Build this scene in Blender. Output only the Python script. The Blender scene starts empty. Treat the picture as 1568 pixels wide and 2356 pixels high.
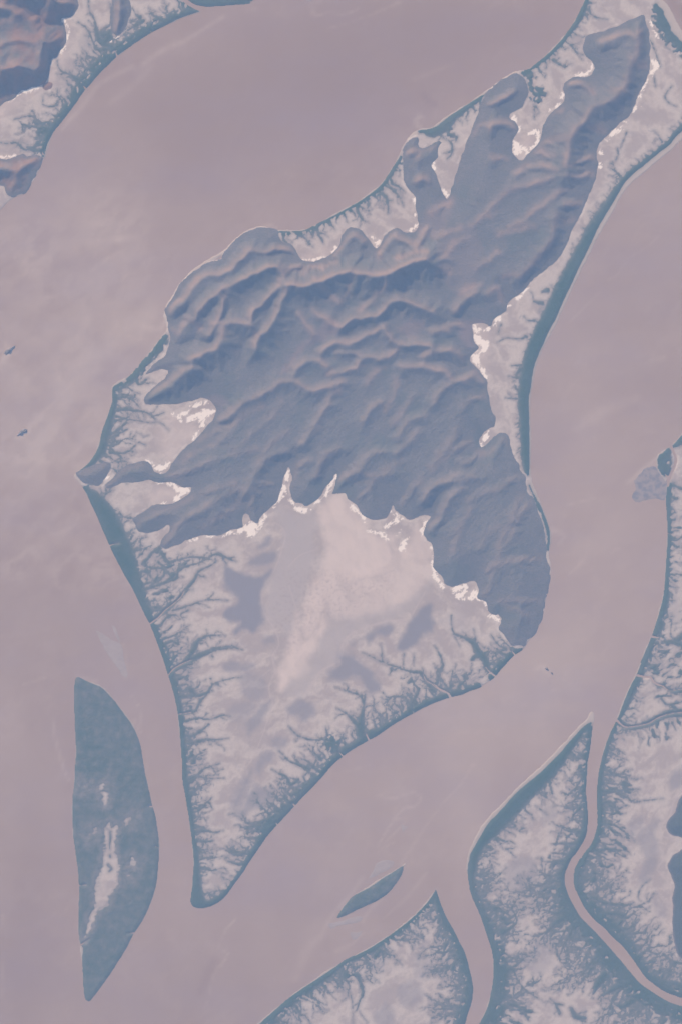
# A river estuary seen straight down from orbit: islands, hills, tidal flats, mangroves and muddy water under blue haze.
SUN, SUN_EL, SKY, EXPOSURE = 4.5, 38.0, .12, .55
HAZE_COL, HAZE_DENS = (.42, .62, 1.0), 1.18e-4
C_WATER = [(.274, .136, .060), (.320, .169, .082), (.402, .234, .132), (.49, .307, .184)]
C_MUD = [(.395, .252, .158), (.57, .392, .255), (.45, .29, .19)]
C_MAUVE, C_SAND, C_GRIT, C_LEVEE = (.43, .29, .195), (.65, .43, .285), (.33, .19, .12), (.50, .33, .22)
C_DAMP, C_BEACH, C_SCRUB, C_SALT = (.235, .165, .122), (.47, .31, .19), (.23, .165, .10), (.90, .66, .46)
C_HILL = [(.134, .107, .073), (.222, .152, .105), (.18, .128, .09), (.108, .093, .063)]
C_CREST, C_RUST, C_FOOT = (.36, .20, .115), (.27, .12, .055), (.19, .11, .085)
C_TREE = [(.026, .056, .016), (.064, .077, .038), (.120, .102, .062)]
C_WOOD, C_CLEAR = [(.05, .058, .034), (.105, .092, .06)], (.285, .168, .145)
C_FLECK = (.33, .225, .15)
C_THIN, C_BUSH, C_BARE = (.26, .175, .115), (.105, .105, .065), (.24, .145, .10)
C_BANK = [(.345, .215, .135), (.40, .262, .172), (.195, .14, .105)]
ER_N, ER_K, ER_C = 30, .040, .035
import bpy, math, time
import numpy as np
T0 = time.time()
RNG = np.random.RandomState(11)

# ---------------------------------------------------------------- survey data
# Everything is mapped in "survey" units (x to the east, y to the south of the north-west corner);
# ten survey units are one scene unit.  SHEETS are the map sheets the outlines were drawn on.
SHEETS = dict(A=(0, 0), B=(900, 0), C=(1726, 0), D=(0, 900), E=(900, 900), F=(1726, 900), G=(200, 1700),
              H=(1000, 1700), I=(1726, 1700), J=(0, 2500), K=(900, 2500), L=(1726, 2500),
              M=(0, 3096), N=(900, 3096), O=(1726, 3096))
KS = 1000.0 / 1568.0


def P(txt):
    """'C 1,2 3,4 B 5,6' -> array of survey points; a third number is a half-width."""
    out, s = [], (0, 0)
    for w in txt.split():
        if w in SHEETS:
            s = SHEETS[w]
            continue
        v = [float(q) for q in w.split(',')]
        p = [s[0] + v[0] * KS, s[1] + v[1] * KS]
        if len(v) > 2:
            p.append(v[2] * KS)
        out.append(p)
    return np.array(out)


LAND = {}
LAND['main'] = P('''C 960,0 930,70 900,130 860,190 820,245 760,310 700,365 650,405 615,435 590,440 545,455 500,465 440,500 380,545 330,590
260,635 190,680 120,725 70,765 30,795 0,808 B 1250,818 1215,820 1190,840 1150,870 1115,910 1100,950 1095,985 1060,1040 1030,1090 1000,1135
960,1180 900,1228 850,1262 800,1290 740,1325 680,1357 620,1388 560,1415 520,1440 470,1452 400,1455 330,1450 300,1440 270,1430 230,1428
180,1440 120,1470 70,1510 30,1545 D 1411,165 1385,212 1340,222 1290,237 1240,272 1180,322 1112,392 1095,440 1060,475 1040,520 1037,560
1050,600 1050,640 1040,675 1000,730 950,790 900,850 860,895 820,945 790,970 750,995 712,1020 710,1060 708,1110 690,1170 665,1240 640,1310
630,1370 605,1430 565,1490 520,1530 G 166,306 160,316 168,335 185,355 205,385 235,430 260,490 290,550 320,620 350,690 378,755 410,820
450,900 490,970 530,1040 565,1115 600,1190 630,1245 660,1320 690,1400 715,1470 J 1058,310 1080,380 1100,450 1115,530 1128,620 1135,720
1143,800 1146,900 1150,980 1165,1060 1180,1150 1195,1250 1208,1350 1218,1440 M 1220,560 1215,650 1207,730 1200,800 1215,828 1250,838
1300,832 1350,812 1400,775 1440,725 1480,670 1520,615 K 145,1490 180,1440 220,1380 270,1310 330,1245 380,1190 435,1130 480,1080 540,1020
610,945 660,885 735,820 800,775 900,718 960,685 1010,650 1060,615 1120,580 1180,548 1240,515 1320,480 1410,450 1490,430 L 230,412 290,392
340,362 395,318 430,275 470,230 515,185 575,145 600,105 640,55 I 670,1260 690,1200 705,1130 715,1080 730,1010 742,930 735,870 722,830
730,770 735,690 720,620 690,540 660,470 640,440 622,405 615,360 605,320 607,250 608,180 605,100 F 605,1250 603,1150 600,1090 612,1030
622,960 635,890 655,830 690,750 730,660 770,590 800,520 840,430 870,370 910,280 950,200 990,120 C 1040,1420 1100,1320 1160,1220 1200,1150
1250,1095 1330,1030 1420,955 1480,910 1530,850 1568,815 1700,700 1900,610 2100,560 2350,520 2600,500 2600,300 2200,340 1900,350 1700,320 1568,260 1510,200 1475,130 1440,60 1405,15
1385,-60 1300,-250 1250,-500 1240,-1100 1000,-1100 970,-500 985,-200''')
LAND['northwest'] = P('''A 1258,62 1200,85 1130,110 1050,150 950,200 870,250 800,300 735,348 680,400 620,460 560,530 535,555 490,620 440,690 390,755
330,830 300,890 280,950 275,985 245,1050 215,1110 185,1160 160,1210 120,1225 75,1245 45,1270 10,1310 -40,1345 -200,1400 -500,1600 -1100,1700
-1100,-1100 900,-1100 1000,-300 1080,-60 1150,5 1190,38''')
LAND['north'] = P('''A 1130,-80 1190,4 1215,25 1280,37 1390,33 1490,25 1568,18 B 90,20 160,6 200,-14 400,-20 500,-12 515,4 535,7 552,-8 640,-200 800,-1100
A 1100,-1100 1060,-300''')
LAND['west_island'] = P('''J 483,330 472,370 470,450 472,550 475,640 480,730 482,800 475,900 470,1000 460,1090 458,1170 462,1260 468,1350 480,1430 488,1500
M 490,570 497,640 502,720 500,820 497,920 500,1020 512,1070 524,1085 522,1170 525,1260 530,1350 540,1410 557,1423 580,1400 640,1320
690,1250 740,1170 790,1090 830,1010 870,950 915,870 950,780 975,700 988,600 993,500 992,420 985,350 970,260 950,190 930,100 J 905,920 890,830
880,760 855,690 820,620 780,565 740,510 690,450 635,395 590,375 540,355''')
LAND['lens_island'] = P('''N 705,898 730,860 770,805 810,765 870,735 930,700 1000,650 1060,615 1112,582 1100,630 1070,680 1020,740 960,785 900,815 840,840
760,880''')
LAND['south'] = P('''N 1318,735 1290,780 1240,840 1180,900 1120,950 1040,1010 980,1050 900,1100 830,1135 760,1165 690,1215 600,1275 500,1340 400,1410
320,1480 240,1550 150,1640 0,1760 -200,1900 -400,2100 -500,2500 1400,2500 1470,1800 O 150,1690 200,1568 220,1500 240,1440 252,1370 245,1290 225,1210
205,1130 170,1060 130,980 80,890 45,800 25,740''')
LAND['middle'] = P('''L 995,612 980,620 940,650 900,695 850,750 800,810 740,870 680,930 600,995 530,1055 480,1110 420,1180 360,1240 310,1320 270,1390
240,1450 230,1530 O 230,560 225,600 232,680 250,760 280,830 310,900 335,970 360,1050 378,1110 388,1190 385,1280 375,1360 350,1470 320,1530
300,1568 250,1680 200,1900 180,2500 2600,2500 2600,1560 2100,1540 1750,1490 1568,1460 1500,1440 1440,1410 1370,1365 1300,1315 1260,1270 1210,1210 1150,1140 1090,1070
1030,1005 970,945 920,890 880,820 850,760 828,690 828,630 845,580 875,520 L 890,1440 930,1380 960,1320 970,1260 972,1180 968,1120 960,1050
965,950 970,860 985,780 995,700 1000,630''')
LAND['east'] = P('''I 2600,-700 2000,-350 1700,-60 1568,65 1535,105 1500,138 1490,138 1455,160 1425,195 1412,235 1420,290 1465,330 1478,380 1470,470 1475,560 1480,680
1475,800 1468,900 1462,1000 1450,1090 1430,1170 1405,1250 1380,1325 1350,1400 1310,1490 L 1340,170 1310,250 1285,315 1250,380 1215,460 1190,530
1160,600 1125,670 1090,760 1065,850 1050,920 1040,1000 1038,1100 1040,1180 1038,1260 1025,1320 1000,1380 960,1430 920,1500 O 935,530 900,590
892,640 895,700 925,770 970,850 1020,910 1080,960 1130,1015 1190,1070 1240,1130 1290,1200 1340,1270 1400,1320 1460,1360 1520,1385 1568,1400
1750,1425 2100,1480 2600,1490''')

# pale mud beaches along the shores: point, half-width
BEACH = [P(s) for s in '''C 960,0,6 900,130,7 760,310,9 615,435,10 500,465,9 380,545,7 260,635,12 120,725,14 0,808,12 B 1215,820,10 1150,870,10 1095,985,10 1000,1135,10 850,1262,12 680,1357,10 520,1440,8 330,1450,8
B 330,1450,7 230,1428,12 120,1470,12 D 1411,165,12 1290,237,12 1180,322,12 1095,440,12 1037,560,12 1050,640,6
D 1040,675,7 950,790,8 820,945,9 712,1020,9 708,1110,5 665,1240,9 605,1430,9 520,1530,8 G 160,316,11 205,385,6 290,550,3 378,755,3 490,970,3 630,1245,4 J 1058,310,5 1115,530,7 1143,800,5 1180,1150,6 1215,1440,5 M 1207,730,6 1215,828,6
K 735,820,3 1010,650,3 1320,480,3 L 230,412,3
I 742,930,7 735,870,9 725,820,9 735,690,13 690,540,14 660,470,14 615,360,14 607,250,14 605,0,16 F 603,1150,14 612,1030,14 655,830,18 770,590,20 870,370,22 990,120,26 C 1100,1320,32 1200,1150,36 1330,1030,38 1480,910,34 1700,700,30
C 1385,-60,30 1405,15,45 1440,60,50 1510,200,55 1568,260,55 1700,320,50 1900,350,50
A 1258,62,16 1200,85,6 950,200,6 735,348,7 535,555,7 330,830,8 275,985,8 185,1160,4 45,1270,4
J 470,450,5 482,800,7 470,1000,5 460,1170,8 470,1350,8 488,1500,5 M 500,720,5 500,1020,6 522,1170,8 530,1350,6
J 483,330,6 540,355,10 635,395,10 740,510,9 820,620,11 855,690,9 M 910,10,5 950,190,5 992,420,5 975,700,5 915,870,6 830,1010,6
N 705,898,7 770,805,9 870,735,12 1000,650,13 1060,615,13 1112,582,10 1125,565,7
N 1318,735,9 1240,840,12 1120,950,12 980,1050,12 830,1135,10 690,1215,11 500,1340,12 240,1550,14 0,1760,14
L 1000,560,16 990,600,22 940,650,27 850,750,28 740,870,30 600,995,28 480,1110,26 360,1240,30 270,1390,26 230,1530,22 O 225,600,14 250,760,6
L 1000,625,3 985,780,4 960,1050,5 970,1260,4
I 1568,65,10 1500,138,12 1425,195,14 1412,260,9 1478,380,10 1480,680,9 1462,1000,9 1430,1170,11 1380,1325,11 L 1340,170,12 1285,315,13 1215,460,11 1160,600,10 1090,760,8 1040,1000,5 1038,1260,4
O 935,530,4 892,640,4 970,850,4 1130,1015,4 1290,1200,4 1460,1360,4 1568,1400,5
O 388,1190,5 375,1360,6 320,1530,5'''.split('\n')]

# mangrove belts along the shores: point, depth of the belt; then reach of the tidal gullies behind it and their spacing
BELTS = [(P(a), float(l), float(s)) for a, l, s in [
    ('D 760,995,15 712,1025,14 710,1110,30 690,1180,38 660,1260,50 640,1330,52 625,1400,46 590,1460,30 540,1515,20 490,1555,8', 75, 26),
    ('G 215,400,15 250,460,60 290,550,105 330,640,120 380,755,125 430,860,118 490,970,92 540,1060,70 600,1190,58 640,1280,50 680,1380,50 720,1480,50 745,1560,45', 60, 30),
    ('J 1058,310,45 1080,400,55 1105,500,42 1125,600,36 1140,750,34 1148,900,34 1155,1000,34 1175,1120,28 1195,1250,24 1210,1380,24 1220,1480,28 1222,1568,32', 75, 17),
    ('M 1215,480,28 1220,600,40 1212,720,62 1205,800,90 1250,835,64 1320,825,40 1400,775,26 1480,670,20 1560,560,20', 30, 26),
    ('K 145,1490,26 200,1410,36 260,1320,58 330,1245,80 400,1165,74 480,1080,70 560,1000,52 640,910,46 735,820,52 830,760,40 900,718,58 980,670,36 1060,615,40 1120,580,36 1200,540,50 1320,480,36 1410,450,44 1490,430,44 1568,400,40', 62, 22),
    ('L 395,318,46 450,255,50 515,185,32 560,150,10', 50, 24),
    ('C 1900,590,20 1700,690,22 1568,800,22 1480,905,22 1330,1025,24 1240,1100,30 1180,1180,36 1100,1320,55 1040,1420,62 F 990,120,68 910,280,77 840,430,85 770,590,90 690,750,88 635,890,76 603,1090,69 605,1250,61 607,1400,54 606,1500,46 600,1560,12', 12, 26),
    ('I 610,380,5 640,450,10 690,545,16 720,625,18 733,690,14 728,770,12', 0, 99),
    ('C 960,0,24 930,70,34 860,190,26 760,310,22 650,405,18 590,440,12', 32, 40),
    ('C 330,592,4 260,640,20 150,710,36 60,775,58 0,815,54', 24, 40),
    ('B 1295,815,30 1220,825,10', 0, 99),
    ('B 1100,985,10 1060,1040,20 1000,1135,18 900,1228,14 800,1290,12 680,1357,10 520,1440,8 330,1455,6', 46, 34),
    ('A 1250,60,15 1130,110,52 1050,150,62 950,200,66 870,250,62 735,348,68 620,460,76 535,555,70 440,690,56 330,830,44 290,920,34 272,970,18', 42, 30),
    ('A 1200,10,40 1280,37,60 1390,33,60 1490,25,60 1568,18,60 B 90,20,60 160,6,40', 0, 99),
    ('N 1318,735,6 1240,840,9 1120,950,12 980,1050,16 900,1100,30 760,1165,26 600,1275,40 400,1410,56 240,1550,74 0,1760,70', 70, 17),
    ('O 25,735,12 45,800,30 80,890,50 170,1060,56 225,1210,60 250,1340,62 240,1440,74 210,1550,80', 80, 14),
    ('L 990,615,8 900,695,34 800,810,56 680,930,78 600,995,86 480,1110,96 360,1240,94 300,1330,66 250,1440,52 228,1568,46 O 228,620,38', 42, 18),
    ('O 228,620,36 240,740,56 280,830,56 335,970,70 378,1110,84 388,1200,90 385,1300,100 350,1470,110 300,1568,100', 85, 13),
    ('L 1000,640,8 985,780,13 965,950,14 968,1120,18 970,1260,32 930,1380,44 860,1500,46 830,1568,50', 60, 14),
    ('O 828,640,56 850,760,76 920,890,90 1030,1005,84 1150,1140,100 1260,1270,110 1370,1365,100 1500,1440,100 1650,1480,100', 130, 12),
    ('I 1700,-60,60 1568,65,50 1535,105,34 1500,138,4', 0, 99),
    ('I 1478,380,20 1475,560,24 1480,680,22 1475,800,22 1468,900,22 1455,1060,34 1430,1170,46 1380,1325,54 1310,1490,52 L 1285,315,44 1215,460,42 1160,600,14', 26, 26),
    ('L 1160,600,14 1125,670,18 1065,850,22 1040,1000,40 1040,1180,46 1025,1320,46 960,1430,46 890,1568,54', 70, 13),
    ('O 935,530,52 892,640,52 925,770,58 1020,910,90 1130,1015,84 1240,1130,64 1340,1270,64 1460,1360,64 1568,1400,70 1750,1425,70', 95, 12),
]]

# single tidal creeks lined with mangroves: point, half-width
CREEKS = [P(s) for s in '''D 715,1155,16 800,1158,14 900,1170,10 970,1195,7 1030,1175,3
D 715,1085,12 780,1078,11 840,1105,7 880,1150,5
D 700,1190,14 780,1212,10 830,1222,5 930,1238,4 1010,1240,4 1060,1290,2
D 720,1300,16 770,1260,12 800,1225,7
D 690,1425,16 770,1432,10 820,1410,8 870,1365,4 910,1380,3
D 700,1330,14 740,1310,8 800,1280,4
D 800,1010,12 850,960,20 870,1000,12 930,960,6
D 780,1000,12 840,1045,6 880,1060,3
G 560,1040,18 650,1012,14 720,988,14 790,960,16 805,915,14 860,885,10 930,865,9 980,840,8 1030,812,9 1080,822,10 1150,850,8 1170,856,2
G 800,850,10 850,832,9 920,828,8 990,832,8 1040,812,5
G 1060,800,3 1085,818,8 1100,830,7 1160,830,2
G 640,1220,16 700,1185,22 760,1135,20 830,1065,18 860,1025,17 905,970,14 935,915,12 1000,885,8 1050,850,5
G 690,770,18 650,790,14 610,840,16 580,870,16
G 700,800,18 740,860,18 790,850,12
G 680,860,10 720,900,14 700,960,14 640,1000,12
G 600,880,12 650,900,9 720,900,9 770,960,14
G 800,910,12 830,870,5 865,850,6 880,845,4
G 770,1165,9 880,1130,8 960,1102,6 1040,1095,4 1115,1102,2
G 850,1490,30 895,1420,24 930,1355,18 990,1320,8 1065,1326,3
G 985,1318,5 982,1285,1.5
G 750,1560,22 830,1500,24 900,1460,26 960,1430,20 1040,1400,12 1140,1390,7 1205,1408,2
G 640,1160,14 700,1160,12 740,1120,7 720,1080,3
G 690,1260,14 740,1200,11 790,1190,7 820,1220,2
G 870,1160,5 820,1190,5 840,1225,2
J 1020,130,20 1080,100,14 1120,120,12 1100,60,8
J 1060,300,26 1120,268,24 1200,222,22 1280,182,18 1350,158,12 1450,143,7 1515,152,2
J 1150,250,18 1195,185,24 1240,100,18 1300,72,8 1385,62,3
J 1120,455,18 1200,442,16 1290,430,14 1340,372,8 1430,340,4 1515,325,2
J 1190,400,26 1230,440,22
J 1130,560,16 1220,540,14 1255,480,12 1290,440,10
J 1230,580,6 1310,592,9 1400,566,6 1442,572,2
J 1140,690,18 1205,695,16 1250,670,14 1310,622,5
J 1150,745,16 1230,735,14 1290,715,10 1350,718,5 1432,712,2
J 1150,975,20 1230,945,16 1275,905,9 1380,868,3
J 1230,945,10 1320,962,5 1405,960,2
J 1175,1090,16 1225,1040,12 1250,1000,9
J 1190,1180,16 1250,1160,12 1305,1110,12 1330,1150,4
J 1305,1110,6 1330,1080,3
J 1210,1305,20 1290,1290,14 1345,1300,8 1400,1288,3
J 1215,1352,18 1300,1358,12 1335,1350,6
J 1440,1410,10 1480,1440,16 1530,1430,20 1560,1390,10
M 1240,500,10 1290,490,5
M 1410,470,5 1440,490,9 1490,490,14 1560,500,20
M 1380,735,8 1370,710,2
K 60,1440,18 30,1410,12 8,1385,4
K 150,1420,20 170,1470,14 100,1500,16 20,1480,10
K 130,1275,10 180,1258,18 240,1230,16
K 200,1290,16 250,1270,20 320,1190,20
K 610,715,12 560,722,10 490,706,8 440,682,7 400,632,2
K 640,690,12 632,640,3
K 600,840,22 560,800,8 548,765,4
K 520,900,26 480,880,18 420,862,9 390,842,7 340,790,2
K 460,970,14 410,1000,20 385,955,14 340,930,7 290,905,2
K 380,1030,14 350,1020,8 330,1035,3
K 850,690,44 850,610,38 862,540,16 868,490,12 842,440,9 780,420,6 690,388,2
K 860,445,6 850,430,2
K 840,640,30 800,595,20 760,555,10 700,522,3
K 1000,640,10 1010,560,12 1000,545,3
K 1150,520,20 1180,470,20 1210,400,14 1195,385,7 1165,340,14 1150,360,18
K 1140,475,14 1120,450,12 1060,447,8 1020,455,5 985,420,2
K 1100,520,12 1060,490,6 1070,440,4
K 1400,440,26 1330,392,22 1262,350,20 1222,300,18 1150,290,10 1080,265,9 1000,240,7 920,200,5 860,172,2
K 985,235,5 980,150,3 975,120,1.5
K 1320,380,16 1345,290,14 1362,250,12 1345,190,8 1310,130,3
K 1110,285,3 1120,180,3 K 1180,255,2 1182,180,2
L 345,270,30 330,215,34 290,170,34 255,110,26 200,80,14 140,52,9 125,20,4 120,-60,3
L 250,215,18 290,180,22 L 350,150,10 400,180,6
L 215,330,20 195,320,16 180,315,8 L 200,335,12 215,300,6
L 60,280,5 55,220,4 40,170,2 L 130,55,3 175,130,2
L 340,205,8 345,260,8 380,230,8 440,200,6
L 460,150,18 410,120,8 370,60,4 L 260,30,3 275,90,3 330,150,3
B 960,1195,14 1005,1235,16 1020,1290,8 1018,1340,2
B 1000,1160,10 1060,1200,12 1100,1250,7 1115,1290,4
B 830,1290,14 830,1330,16 865,1380,9 895,1395,3
B 650,1370,9 670,1410,6 690,1440,2 B 560,1430,8 605,1500,12 615,1520,6
B 530,1450,7 552,1485,5 B 500,1470,5 530,1530,3
B 1385,870,6 1418,905,9 1418,960,8 1390,995,4
B 1420,850,20 1450,860,10 1440,890,4
C 870,280,14 905,330,6 940,375,3 C 760,375,16 830,425,5
C 640,660,6 640,745,2.5 C 985,40,9 990,80,11 1030,110,5 1100,120,2 C 1500,540,3 1460,600,5 1480,640,4 1530,670,3
C 1190,1120,14 1150,1075,8 1110,1050,3 C 1165,1180,3 1150,1140,2
C 1440,890,10 1425,860,5 1390,820,2 C 1160,930,4 1165,970,5 1120,1060,2 C 1220,830,3 1180,930,2
C 1390,480,3 1400,540,4 C 1370,250,5 1400,330,5 1430,420,4
F 560,900,24 520,940,10 F 545,960,12 480,950,3 F 590,700,16 540,715,5 460,710,3 410,735,2
F 640,600,12 600,600,6 575,575,2.5 F 690,490,22 640,480,10 F 720,410,24 690,420,8
F 560,880,14 500,882,4 F 535,1090,8 460,1085,3 F 540,1240,8 520,1250,3 F 430,625,5 412,680,3
A 700,290,28 650,270,30 610,215,26 595,130,9 560,60,5 555,0,4
A 690,200,30 660,260,34 A 640,190,12 700,140,8 690,20,4
A 665,310,24 610,310,16 580,250,10 545,180,7 490,140,3
A 590,370,18 545,410,4 490,440,2
A 490,500,30 430,465,10 390,448,8 370,425,6 360,380,3
A 880,110,22 850,85,7 830,50,3 A 900,130,18 840,170,9 800,190,5
A 270,640,3 270,605,3 A 360,660,10 310,668,5 270,655,2
A 300,820,22 240,800,18 210,790,9 120,802,4
A 290,790,14 230,750,14 190,728,6 90,748,2
A 260,880,16 235,900,20 200,930,14 150,935,10 100,895,10 40,900,5 0,895,3
A 270,940,14 220,945,18 170,925,12 A 240,830,20 250,870,12
N 1310,770,12 1300,840,5 N 830,1265,24 855,1330,18 862,1380,14 840,1430,8 822,1480,5 800,1500,3
N 880,1265,8 900,1295,6 930,1312,2 N 690,1335,2 760,1345,5 790,1400,5 800,1470,3
N 800,1490,2 800,1560,2 N 840,1490,1.5 890,1560,1.5 N 840,1430,7 800,1460,3
O 170,1060,20 240,1090,9 280,1160,6 O 30,1240,3 60,1275,5 80,1260,3
L 1160,590,24 1230,640,26 1300,635,26 1380,605,34 1470,560,34 1568,550,40
L 1380,330,10 1400,370,12 1460,390,14 1520,420,18 1568,410,26
L 1440,460,10 1470,500,12 1568,480,8 L 1500,500,16 1568,560,20
I 1490,370,16 1530,385,14 1568,400,14 I 1485,720,12 1540,720,8 1568,700,8 I 1480,940,10 1530,935,9 1568,940,9
I 1470,1200,5 1500,1230,5 1495,1320,6 1530,1350,24 1568,1320,30 I 1440,1365,12 1500,1360,22 1568,1380,26
L 1050,1040,30 1130,1045,16 1200,1035,11 1250,1030,11 1300,1030,3
L 1150,1050,12 1220,1080,14 1260,1110,6 1340,1100,3 1450,1090,2
L 1045,1120,26 1120,1110,16 1170,1180,12 1210,1180,3
L 1040,1250,20 1130,1250,14 1200,1290,9 1250,1330,6 1270,1360,3
L 1160,1170,10 1130,1190,4 L 1190,950,10 1230,960,3 1180,990,8
L 1120,800,12 1180,830,4 1230,850,2 L 1000,1400,26 1090,1440,8 L 1100,1420,10 1220,1415,5 1245,1440,2
L 945,960,10 905,990,4 880,990,2 L 950,1100,12 890,1110,6 L 955,1140,14 880,1150,5
L 960,1200,16 905,1215,4 L 960,1290,22 870,1295,14 820,1280,4 L 930,1370,26 800,1370,8 745,1372,2
L 880,1440,26 790,1430,8 L 850,1500,30 760,1490,8 700,1480,3
O 828,600,26 760,640,14 700,690,14 650,700,8 605,686,2 O 650,700,5 645,720,2 O 760,640,14 690,625,8
O 820,540,20 740,550,8 690,545,3 O 850,880,44 780,930,30 720,990,12 670,1060,3 O 850,820,34 790,870,22 700,850,5
O 720,1000,7 720,1040,3 O 900,930,30 860,1010,18 810,1110,7 790,1165,2 O 810,1110,4 780,1105,2
O 1100,1090,40 1000,1180,18 940,1260,10 920,1280,3 O 940,1265,3 930,1250,2
O 1080,1260,44 1030,1330,30 1010,1380,8 O 1260,1290,50 1150,1340,36 1060,1390,9 1040,1410,2
O 1160,1450,16 1190,1460,24 1260,1420,34 O 440,990,40 500,960,14 530,920,9 490,840,6 440,830,3
O 500,960,6 540,1000,3 O 440,1240,60 500,1220,20 540,1300,8 590,1360,10 690,1420,2
O 600,1320,10 640,1310,12 680,1290,2 O 635,1300,6 632,1280,2 O 480,1440,24 540,1460,20 600,1540,6
O 300,640,12 330,640,9 350,640,3 O 330,640,7 325,610,4 O 820,1450,6 780,1440,9 740,1410,3 O 870,1470,16 900,1520,28 960,1530,16 O 770,1440,9 800,1500,16
O 460,470,6 490,490,5 520,520,2 O 430,440,3 480,420,4 520,440,2 O 650,200,4 690,230,5 720,255,2
O 900,670,20 980,660,14 1080,670,9 O 1000,770,22 1090,810,20 1200,820,16 1270,820,3 O 1060,870,26 1180,880,24 1220,900,14 1290,850,3
O 1130,960,30 1230,970,14 1290,910,6 O 1180,1010,24 1260,990,8 O 1310,800,2 1290,770,3 1320,700,4 1365,665,2
O 1350,1110,8 1420,1130,10 1440,1110,3 O 1340,1240,20 1390,1180,9 O 1450,1130,12 1500,1170,14 1568,1190,14 O 1400,1290,22 1500,1310,26 1568,1330,34
O 1300,1130,14 1340,1160,5 O 1000,480,20 1100,470,14 1200,480,6 1235,490,2'''.replace(' A ', '\nA ').replace(' B ', '\nB ').replace(' C ', '\nC ').replace(' F ', '\nF ').replace(' G ', '\nG ').replace(' I ', '\nI ').replace(' K ', '\nK ').replace(' L ', '\nL ').replace(' N ', '\nN ').replace(' O ', '\nO ').split('\n')]

# closed mangrove stands
STANDS = [P(s) for s in '''D 1040,680 1062,715 1045,760 1000,815 940,880 900,940 860,985 800,1000 790,970 860,895 950,790
K 605,740 640,690 700,688 735,740 725,800 650,805
C 555,460 620,450 665,470 632,510 640,535 700,545 722,585 690,640 655,660 612,620 600,520
B 1240,822 1300,815 1380,770 1450,728 1432,780 1425,830 1440,850 1400,870 1380,855 1390,830
C 1372,90 1400,20 1440,60 1475,130 1510,200 1568,260 1700,320 1900,350 2100,420 1700,420 1568,365 1500,320 1450,270 1400,180
I 1490,140 1450,165 1418,205 1413,245 1422,288 1465,328 1500,290 1510,230 1502,180
N 720,1240 780,1228 842,1240 832,1290 745,1285
L 1330,0 1330,170
A 230,790 320,760 332,830 290,850 240,845
A 600,215 690,190 705,230 690,270 620,290
K 200,1250 260,1200 330,1170 330,1240 250,1320 190,1300'''.split('\n') if len(s.split()) > 4]

# zones where small stands and open mud alternate: outline, direction of the gullies (deg, 0 = east, 90 = south), share of trees
MOTTLE = [(P(a), b, c) for a, b, c in [
    ('G 560,760 690,740 800,830 880,850 800,1000 850,1040 760,1130 700,1250 640,1160 600,1000', -35, .50),
    ('G 640,1240 760,1180 820,1260 860,1400 900,1480 740,1560', -30, .40),
    ('J 1060,300 1190,200 1250,420 1230,640 1250,800 1240,1000 1240,1200 1200,1240 1150,900', -20, .42),
    ('L 240,60 340,130 470,140 520,180 395,318 280,390 100,420 -60,440 -100,360 60,330 180,290 280,260', -30, .42),
    ('K 1100,600 1000,620 1010,560 1120,480 1240,440 1390,440', -25, .42),
    ('K 150,1480 120,1380 190,1260 330,1150 420,1010 540,880 640,800 660,860 420,1130', -45, .42),
    ('N 560,1290 800,1140 1000,1070 1130,960 1230,880 1310,780 1340,900 1200,920 1010,1130 980,1240 880,1240 640,1340 480,1430 400,1568 220,1568', -50, .50),
    ('O 25,760 60,860 150,1050 220,1210 245,1300 235,1440 190,1568 80,1568 130,1400 100,1250 60,1130 0,960', -60, .55),
    ('O 240,700 330,760 480,830 530,960 470,1020 460,1180 540,1260 520,1400 640,1440 600,1568 300,1568 390,1290 380,1100', 10, .62),
    ('L 960,880 880,900 870,1100 850,1260 760,1340 720,1480 O 720,560 640,640 660,800 780,860 700,960 860,1000 960,1050 900,1230 1020,1300 1040,1400 1150,1350 1220,1450 1300,1568 1568,1568 1568,1470 1260,1280 1030,1010 830,700 830,620 920,460', -45, .50),
    ('L 1160,600 1250,620 1450,560 1568,560 1568,700 1450,740 1300,760 1200,720 1150,800 1120,760', 70, .45),
    ('L 1060,880 1160,900 1240,960 1300,1030 1220,1100 1200,1200 1260,1330 1250,1440 1100,1568 900,1568 1030,1330', 20, .55),
    ('O 900,600 1090,640 1110,700 1030,780 1200,850 1300,820 1230,940 1320,1000 1300,1120 1440,1150 1568,1180 1568,1390 1340,1270 1080,960 900,700', -35, .56),
    ('I 1495,380 1568,380 1568,1000 1500,1000', 0, .30),
    ('I 1450,1200 1568,1150 1568,1568 1360,1568', -20, .42),
    ('L 1350,200 1568,200 1568,480 1460,480 1300,420', -20, .46),
    ('A 480,480 640,300 900,100 1000,110 1100,70 1150,100 900,230 640,430 430,690 330,820 240,850 330,760', -45, .34),
    ('A 120,740 300,740 300,960 170,960', 20, .4),
]]
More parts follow.
